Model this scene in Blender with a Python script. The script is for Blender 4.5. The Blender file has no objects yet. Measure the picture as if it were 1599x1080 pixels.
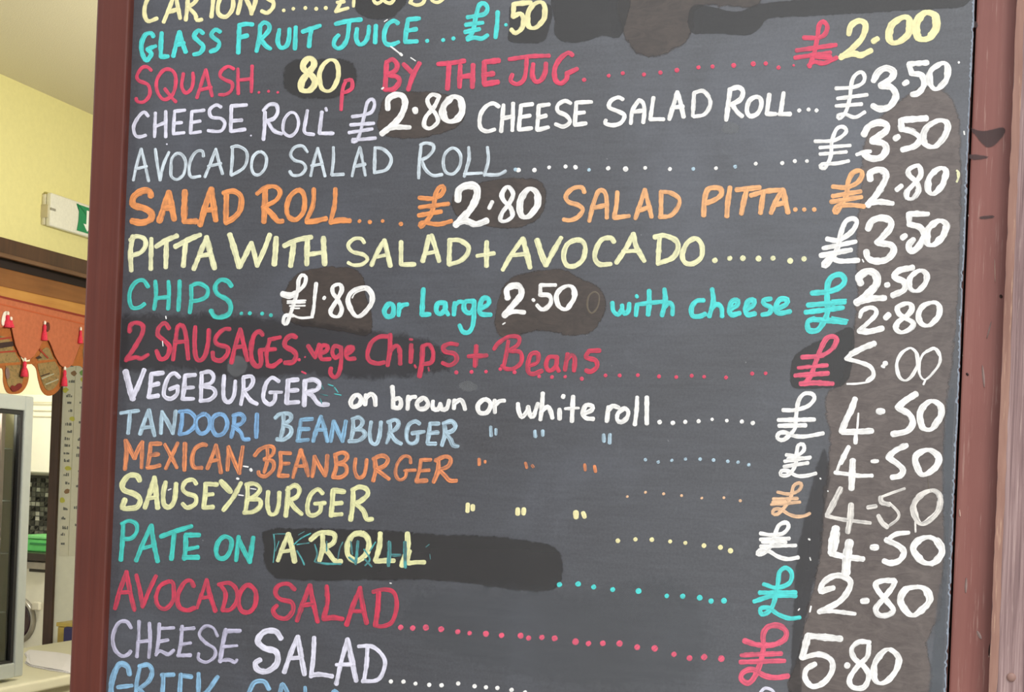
import bpy, bmesh, math, random
from mathutils import Vector, Matrix
random.seed(7)
SC = bpy.context.scene
COL = SC.collection
# ---------------------------------------------------------------- camera
W, H, F_PX, CX, CY = 1599, 1080, 2150.0, 799.5, 751.0
YAW, ROLL = math.radians(18.0), math.radians(2.33)
CAM = Vector((0.0, 0.0, 1.45))
fw = Vector((-math.sin(YAW), math.cos(YAW), 0)); rt = Vector((math.cos(YAW), math.sin(YAW), 0)); up = Vector((0, 0, 1))
cx_ = rt * math.cos(ROLL) + up * math.sin(ROLL)
cy_ = up * math.cos(ROLL) - rt * math.sin(ROLL)
cd = bpy.data.cameras.new('camera'); cam = bpy.data.objects.new('camera', cd); COL.objects.link(cam)
m = Matrix((cx_, cy_, -fw)).transposed().to_4x4(); m.translation = CAM
cam.matrix_world = m
cd.sensor_fit = 'HORIZONTAL'; cd.sensor_width = 36; cd.lens = F_PX * 36 / W; cd.shift_y = (CY - H / 2) / W
cd.clip_start = 0.02
SC.camera = cam
def ray(px, py):
    return fw + cx_ * ((px - CX) / F_PX) + cy_ * ((CY - py) / F_PX)
def onX(px, py, X):
    d = ray(px, py); return CAM + d * ((X - CAM.x) / d.x)
def onY(px, py, Y):
    d = ray(px, py); return CAM + d * ((Y - CAM.y) / d.y)
# ---------------------------------------------------------------- world, lights, exposure
w = bpy.data.worlds.new('sky'); SC.world = w; w.use_nodes = True
bg = w.node_tree.nodes['Background']; bg.inputs[0].default_value = (0.95, 0.975, 1.0, 1); bg.inputs[1].default_value = SKY = 0.95
def area(name, loc, rot, sx, sy, power, col):
    l = bpy.data.lights.new(name, 'AREA'); l.shape = 'RECTANGLE'; l.size = sx; l.size_y = sy; l.energy = power; l.color = col
    o = bpy.data.objects.new(name, l); o.location = loc; o.rotation_euler = rot; COL.objects.link(o); return o
s = bpy.data.lights.new('sun', 'SUN'); s.energy = 1.1; s.angle = math.radians(25); s.color = (1, .97, .93)
so = bpy.data.objects.new('sun', s); so.rotation_euler = Vector((-.45, .75, -.95)).to_track_quat('-Z', 'Y').to_euler(); COL.objects.link(so)
def bulb(name, loc, power, col, r=.1):
    l = bpy.data.lights.new(name, 'POINT'); l.energy = power; l.color = col; l.shadow_soft_size = r
    o = bpy.data.objects.new(name, l); o.location = loc; COL.objects.link(o)
bulb('pendant_bulb', (-1.55, 3.75, 2.08), 62, (1, .97, .88))
bulb('kitchen_bulb', (-4.3, 6.55, 2.3), 46, (1, .97, .9))
bulb('fridge_fill_light', (-3.2, 3.62, 1.60), 5.0, (1, .95, .85), .02)  # unseen lamp added inside the fridge to brighten liner and bottles
SC.view_settings.view_transform = 'Standard'; SC.view_settings.look = 'None'; SC.view_settings.gamma = 1
SC.view_settings.use_curve_mapping = False; SC.view_settings.exposure = 0.72
# ---------------------------------------------------------------- helpers
def lin(c):
    return tuple(((v / 255) / 12.92 if v / 255 <= .04045 else (((v / 255) + .055) / 1.055) ** 2.4) for v in c) + (1,)
class NT:
    def __init__(s, name):
        s.m = bpy.data.materials.new(name); s.m.use_nodes = True; s.t = s.m.node_tree
        s.b = s.t.nodes['Principled BSDF']; s.out = s.t.nodes['Material Output']
    def n(s, kind, **kw):
        x = s.t.nodes.new('ShaderNode' + kind)
        for k, v in kw.items():
            if k in x.inputs: x.inputs[k].default_value = v
            else: setattr(x, k, v)
        return x
    def l(s, a, b): s.t.links.new(a, b)
    def coord(s, kind='Object', scale=(1, 1, 1), rot=(0, 0, 0)):
        c = s.n('TexCoord'); mp = s.n('Mapping'); mp.inputs['Scale'].default_value = scale; mp.inputs['Rotation'].default_value = rot
        s.l(c.outputs[kind], mp.inputs['Vector']); return mp.outputs[0]
    def noise(s, vec, scale, detail=4, rough=.55, dist=0):
        x = s.n('TexNoise', Scale=scale, Detail=detail, Roughness=rough, Distortion=dist); s.l(vec, x.inputs['Vector']); return x.outputs[0]
    def ramp(s, fac, stops):
        r = s.n('ValToRGB'); e = r.color_ramp.elements
        while len(e) < len(stops): e.new(.5)
        for q, (p, c) in zip(e, stops): q.position = p; q.color = c if len(c) == 4 else lin(c)
        s.l(fac, r.inputs[0]); return r.outputs[0]
    def mix(s, fac, a, b, mode='MIX'):
        x = s.n('Mix', data_type='RGBA', blend_type=mode)
        for v, i in ((fac, 0), (a, 6), (b, 7)):
            if isinstance(v, (int, float, tuple)): x.inputs[i].default_value = v
            else: s.l(v, x.inputs[i])
        return x.outputs[2]
    def bump(s, h, strength, dist=.002):
        b = s.n('Bump', Strength=strength, Distance=dist); s.l(h, b.inputs['Height']); s.l(b.outputs[0], s.b.inputs['Normal'])
G = lambda v: (v, v, v, 1)
_pc = {}
def plain(name, c, rough=.6, var=.08, metal=0, scale=30, bump=.05, spec=.5):
    if name in _pc: return _pc[name]
    t = NT(name); v = t.coord(); nz = t.noise(v, scale)
    a = tuple(min(1, x * (1 - var)) for x in lin(c)[:3]) + (1,); b = tuple(min(1, x * (1 + var)) for x in lin(c)[:3]) + (1,)
    t.l(t.ramp(nz, [(.3, a), (.7, b)]), t.b.inputs['Base Color'])
    t.b.inputs['Roughness'].default_value = rough; t.b.inputs['Metallic'].default_value = metal; t.b.inputs['Specular IOR Level'].default_value = spec
    t.bump(nz, bump); _pc[name] = t.m; return t.m
def wood(name, dark, mid, light, rough=.5, gx=60, gz=2.5, bump=.25, spots=None, axis='Z', paint=.5, wear=None):
    t = NT(name)
    sc = {'Z': (gx, gx, gz), 'Y': (gx, gz, gx), 'X': (gz, gx, gx)}[axis]
    v = t.coord(scale=sc); n1 = t.noise(v, 1, 6, .6, .4)
    v2 = t.coord(); n2 = t.noise(v2, 5, 4)
    c1 = t.ramp(n1, [(.25, dark), (.5, mid), (.78, light)])
    c2 = t.mix(paint, c1, t.ramp(n2, [(.3, dark), (.6, mid), (.8, light)]))
    if wear:
        vw = t.coord(scale=(260, 260, 11)); nw = t.noise(vw, 1.0, 5, .7)
        c2 = t.mix(t.ramp(nw, [(.58, G(0)), (.68, G(.45))]), c2, lin(wear))
    t.l(c2, t.b.inputs['Base Color']); t.b.inputs['Roughness'].default_value = rough
    t.bump(n1, bump, .0015); return t.m
def link(name, me, mat=None, parent=None):
    o = bpy.data.objects.new(name, me)
    if mat: me.materials.append(mat)
    COL.objects.link(o)
    if parent: o.parent = parent
    return o
def root(name, label, cat, loc=(0, 0, 0), group=None):
    o = bpy.data.objects.new(name, None); o.empty_display_size = .05; COL.objects.link(o); o.location = loc
    o['label'] = label; o['category'] = cat
    if group: o['group'] = group
    return o
def tag(o, label, cat=None, group=None, kind=None):
    o['label'] = label
    if cat: o['category'] = cat
    if group: o['group'] = group
    if kind: o['kind'] = kind
    return o
def rel(parent):
    return parent.location if parent else Vector((0, 0, 0))
def box(name, lo, hi, mat, parent=None, bev=.003, seg=2, cuts=0):
    """axis aligned box in world coordinates; its origin is at its base"""
    lo = Vector(lo); hi = Vector(hi); a = Vector([min(lo[i], hi[i]) for i in range(3)]); b = Vector([max(lo[i], hi[i]) for i in range(3)])
    org = Vector(((a.x + b.x) / 2, (a.y + b.y) / 2, a.z))
    bm = bmesh.new(); bmesh.ops.create_cube(bm, size=1)
    for v in bm.verts:
        v.co = Vector([(a[i] + b[i]) / 2 + v.co[i] * (b[i] - a[i]) - org[i] for i in range(3)])
    if bev: bmesh.ops.bevel(bm, geom=bm.edges[:], offset=min(bev, min(b - a) * .4), segments=seg, affect='EDGES', profile=.6)
    me = bpy.data.meshes.new(name); bm.to_mesh(me); bm.free()
    o = link(name, me, mat, parent); o.location = org - (world(parent) if parent else Vector((0, 0, 0)))
    return o
def world(p):
    v = Vector((0, 0, 0))
    while p: v = v + p.location; p = p.parent
    return v
def struct(o): o['kind'] = 'structure'; return o
def lathe(name, prof, mat, parent, at, axis='Z', seg=28):
    """prof = [(r, h)]; revolve about an axis through the world point at"""
    bm = bmesh.new(); rings = []
    for r, h in prof:
        ring = []
        for k in range(seg):
            a = 2 * math.pi * k / seg; c, s_ = r * math.cos(a), r * math.sin(a)
            ring.append(bm.verts.new({'Z': (c, s_, h), 'Y': (c, h, s_), 'X': (h, c, s_)}[axis]))
        rings.append(ring)
    for A, B in zip(rings, rings[1:]):
        for k in range(seg): bm.faces.new((A[k], A[(k + 1) % seg], B[(k + 1) % seg], B[k]))
    bm.faces.new(rings[0]); bm.faces.new(rings[-1][::-1])
    bmesh.ops.recalc_face_normals(bm, faces=bm.faces[:])
    for f in bm.faces: f.smooth = True
    me = bpy.data.meshes.new(name); bm.to_mesh(me); bm.free()
    o = link(name, me, mat, parent); o.location = Vector(at) - world(parent); return o
def poly_prism(name, pts, nrm, th, mat, parent, bev=0):
    """closed outline of world points, thickened along nrm"""
    org = sum(pts, Vector()) / len(pts); bm = bmesh.new()
    A = [bm.verts.new(p - org) for p in pts]; B = [bm.verts.new(p - org + Vector(nrm) * th) for p in pts]
    bm.faces.new(A); bm.faces.new(B[::-1]); n = len(pts)
    for k in range(n): bm.faces.new((A[k], B[k], B[(k + 1) % n], A[(k + 1) % n]))
    bmesh.ops.recalc_face_normals(bm, faces=bm.faces[:])
    me = bpy.data.meshes.new(name); bm.to_mesh(me); bm.free()
    o = link(name, me, mat, parent); o.location = org - world(parent); return o
def catmull(P, closed=False, step=3.0):
    n = len(P)
    if n < 3 and not closed:
        d = math.dist(P[0], P[1]); k = max(2, int(d / step)); return [(P[0][0] + (P[1][0] - P[0][0]) * i / k, P[0][1] + (P[1][1] - P[0][1]) * i / k) for i in range(k + 1)]
    out = []
    rng = range(n) if closed else range(n - 1)
    for i in rng:
        p1, p2 = P[i], P[(i + 1) % n]
        p0 = P[(i - 1) % n] if (closed or i > 0) else (2 * p1[0] - p2[0], 2 * p1[1] - p2[1])
        p3 = P[(i + 2) % n] if (closed or i + 2 < n) else (2 * p2[0] - p1[0], 2 * p2[1] - p1[1])
        k = max(2, int(math.dist(p1, p2) / step))
        for j in range(k):
            t = j / k
            out.append(tuple(.5 * (2 * p1[q] + (p2[q] - p0[q]) * t + (2 * p0[q] - 5 * p1[q] + 4 * p2[q] - p3[q]) * t * t + (3 * p1[q] - p0[q] - 3 * p2[q] + p3[q]) * t ** 3) for q in (0, 1)))
    if not closed: out.append(P[-1])
    return out
# ================================================================= OUTSIDE: the facade plane and its timber
D = 1.65                                     # distance of the board's face from the camera along Y
ym = 540
xL0, xL1 = onY(129.5, ym, D - .012).x, onY(187.5, ym, D).x          # left post
xB1 = onY(1499.5, ym, D).x                   # right edge of the board
xG1 = onY(1503.5, ym, D + .012).x
xR1 = onY(1566, ym, D - .006).x
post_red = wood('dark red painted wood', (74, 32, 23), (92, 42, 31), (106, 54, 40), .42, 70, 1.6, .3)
post_red2 = wood('paler red painted wood', (116, 66, 58), (136, 84, 76), (154, 104, 94), .5, 55, 2.2, .3, wear=(182, 150, 138))  # paler red than the left post, with pale worn streaks
post_old = wood('weathered purple brown wood', (76, 56, 58), (140, 114, 112), (190, 164, 160), .8, 260, 5, 1.0, paint=.12, wear=(196, 172, 164))
bare = wood('rubbed bare wood edge', (116, 78, 66), (150, 112, 98), (190, 152, 132), .6, 70, 5, .4, wear=(226, 192, 160))
stain = plain('dark stain', (52, 36, 36), .6)
shadow_gap = plain('gap shade backing', (26, 18, 20), .8)
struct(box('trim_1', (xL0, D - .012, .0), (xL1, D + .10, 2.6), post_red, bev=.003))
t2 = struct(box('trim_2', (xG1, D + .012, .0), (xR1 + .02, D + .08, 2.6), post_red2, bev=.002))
t3 = struct(box('trim_3', (xR1, D - .006, .0), (xR1 + .14, D + .10, 2.6), post_old, bev=.006, seg=3))
# rubbed corner of the weathered post, built as a rough sliver
bm = bmesh.new(); prev = None; z = .9; x0 = xR1
while z < 2.4:
    wv = .0080 + .0012 * random.random(); jl = .0010 * random.random() ** 2
    a = bm.verts.new((x0 - .0006 + jl, D - .0062, z)); b = bm.verts.new((x0 + wv, D - .0070, z))
    if prev: bm.faces.new((prev[0], prev[1], b, a))
    prev = (a, b); z += .012
me = bpy.data.meshes.new('worn_corner'); bm.to_mesh(me); bm.free(); o = link('worn_corner', me, bare); o.parent = t3; o.location = -t3.location; o['label'] = 'rubbed pale corner of the weathered post'
# nail head, knots and scratches
struct(box('unseen_shade_wall', (-1.82, -3.6, -.02), (-1.7, .95, 2.95), wood('dark shade wall boards', (44, 32, 27), (60, 44, 37), (80, 60, 50), .6, 9, 2, .3), bev=.004))  # unseen wall added left of the camera to darken the board's left side
def nail(px, py, Y, r, par):
    p = onY(px, py, Y); o = lathe('nail_head', [(r * .2, -.0022), (r * .85, -.0018), (r, -.0004), (r, .001)], plain('old nail', (140, 108, 98), .6), par, p, 'Y', 18)
    o['label'] = 'flat round nail head'; return o
nail(1579, 1057, D - .006, .0050, t3)
def sliver(name, pts, Y, wpx, mat, par, label=None):
    bm = bmesh.new(); P = catmull([tuple(q) for q in pts], step=4); n = len(P); pr = None
    for i, (x, y) in enumerate(P):
        x2, y2 = P[min(i + 1, n - 1)]; x1, y1 = P[max(i - 1, 0)]; dx, dy = x2 - x1, y2 - y1; L = math.hypot(dx, dy) or 1
        ww = wpx * .5 * math.sin(math.pi * (i + .4) / n) ** .6
        a = onY(x - dy / L * ww, y + dx / L * ww, Y); b = onY(x + dy / L * ww, y - dx / L * ww, Y); c = onY(x, y, Y - .0012)
        va, vb, vc = bm.verts.new(a), bm.verts.new(b), bm.verts.new(c)
        if pr: bm.faces.new((pr[0], va, vc, pr[2])); bm.faces.new((pr[2], vc, vb, pr[1]))
        pr = (va, vb, vc)
    me = bpy.data.meshes.new(name); bm.to_mesh(me); bm.free(); o = link(name, me, mat, par); o.location = -world(par)
    if label: o['label'] = label
    return o
YR = D + .0118
light_chip = plain('chipped primer', (205, 176, 160), .6); greych = plain('grey scuff', (150, 128, 122), .7); dk = plain('knot', (48, 26, 22), .7)
for pts, wd, mt in (([(1548, 502), (1541, 528)], 2.5, greych), ([(1534, 570), (1536, 590), (1537, 604)], 4, greych), ([(1509, 582), (1512, 586)], 4, dk),
                    ([(1509, 902), (1508, 925)], 4, greych), ([(1526, 985), (1532, 997)], 5, greych), ([(1555, 1000), (1548, 1014), (1544, 1026)], 3, light_chip),
                    ([(1547, 1004), (1545, 1024)], 5, dk), ([(1562, 460), (1564, 465)], 5, dk), ([(1553, 403), (1554, 440)], 1.6, light_chip),
                    ([(1498, 795), (1499, 806)], 2.5, light_chip), ([(1503, 181), (1504, 184)], 3, light_chip)):
    sliver('paint_chip', pts, YR, wd, mt, t2)
# dark smear on the right post
def blob(name, P, Y, mat, par, thick=.0004):
    pts = [onY(x, y, Y) for x, y in catmull(P, True, 4)]
    return poly_prism(name, pts, (0, -1, 0), thick, mat, par)

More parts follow.
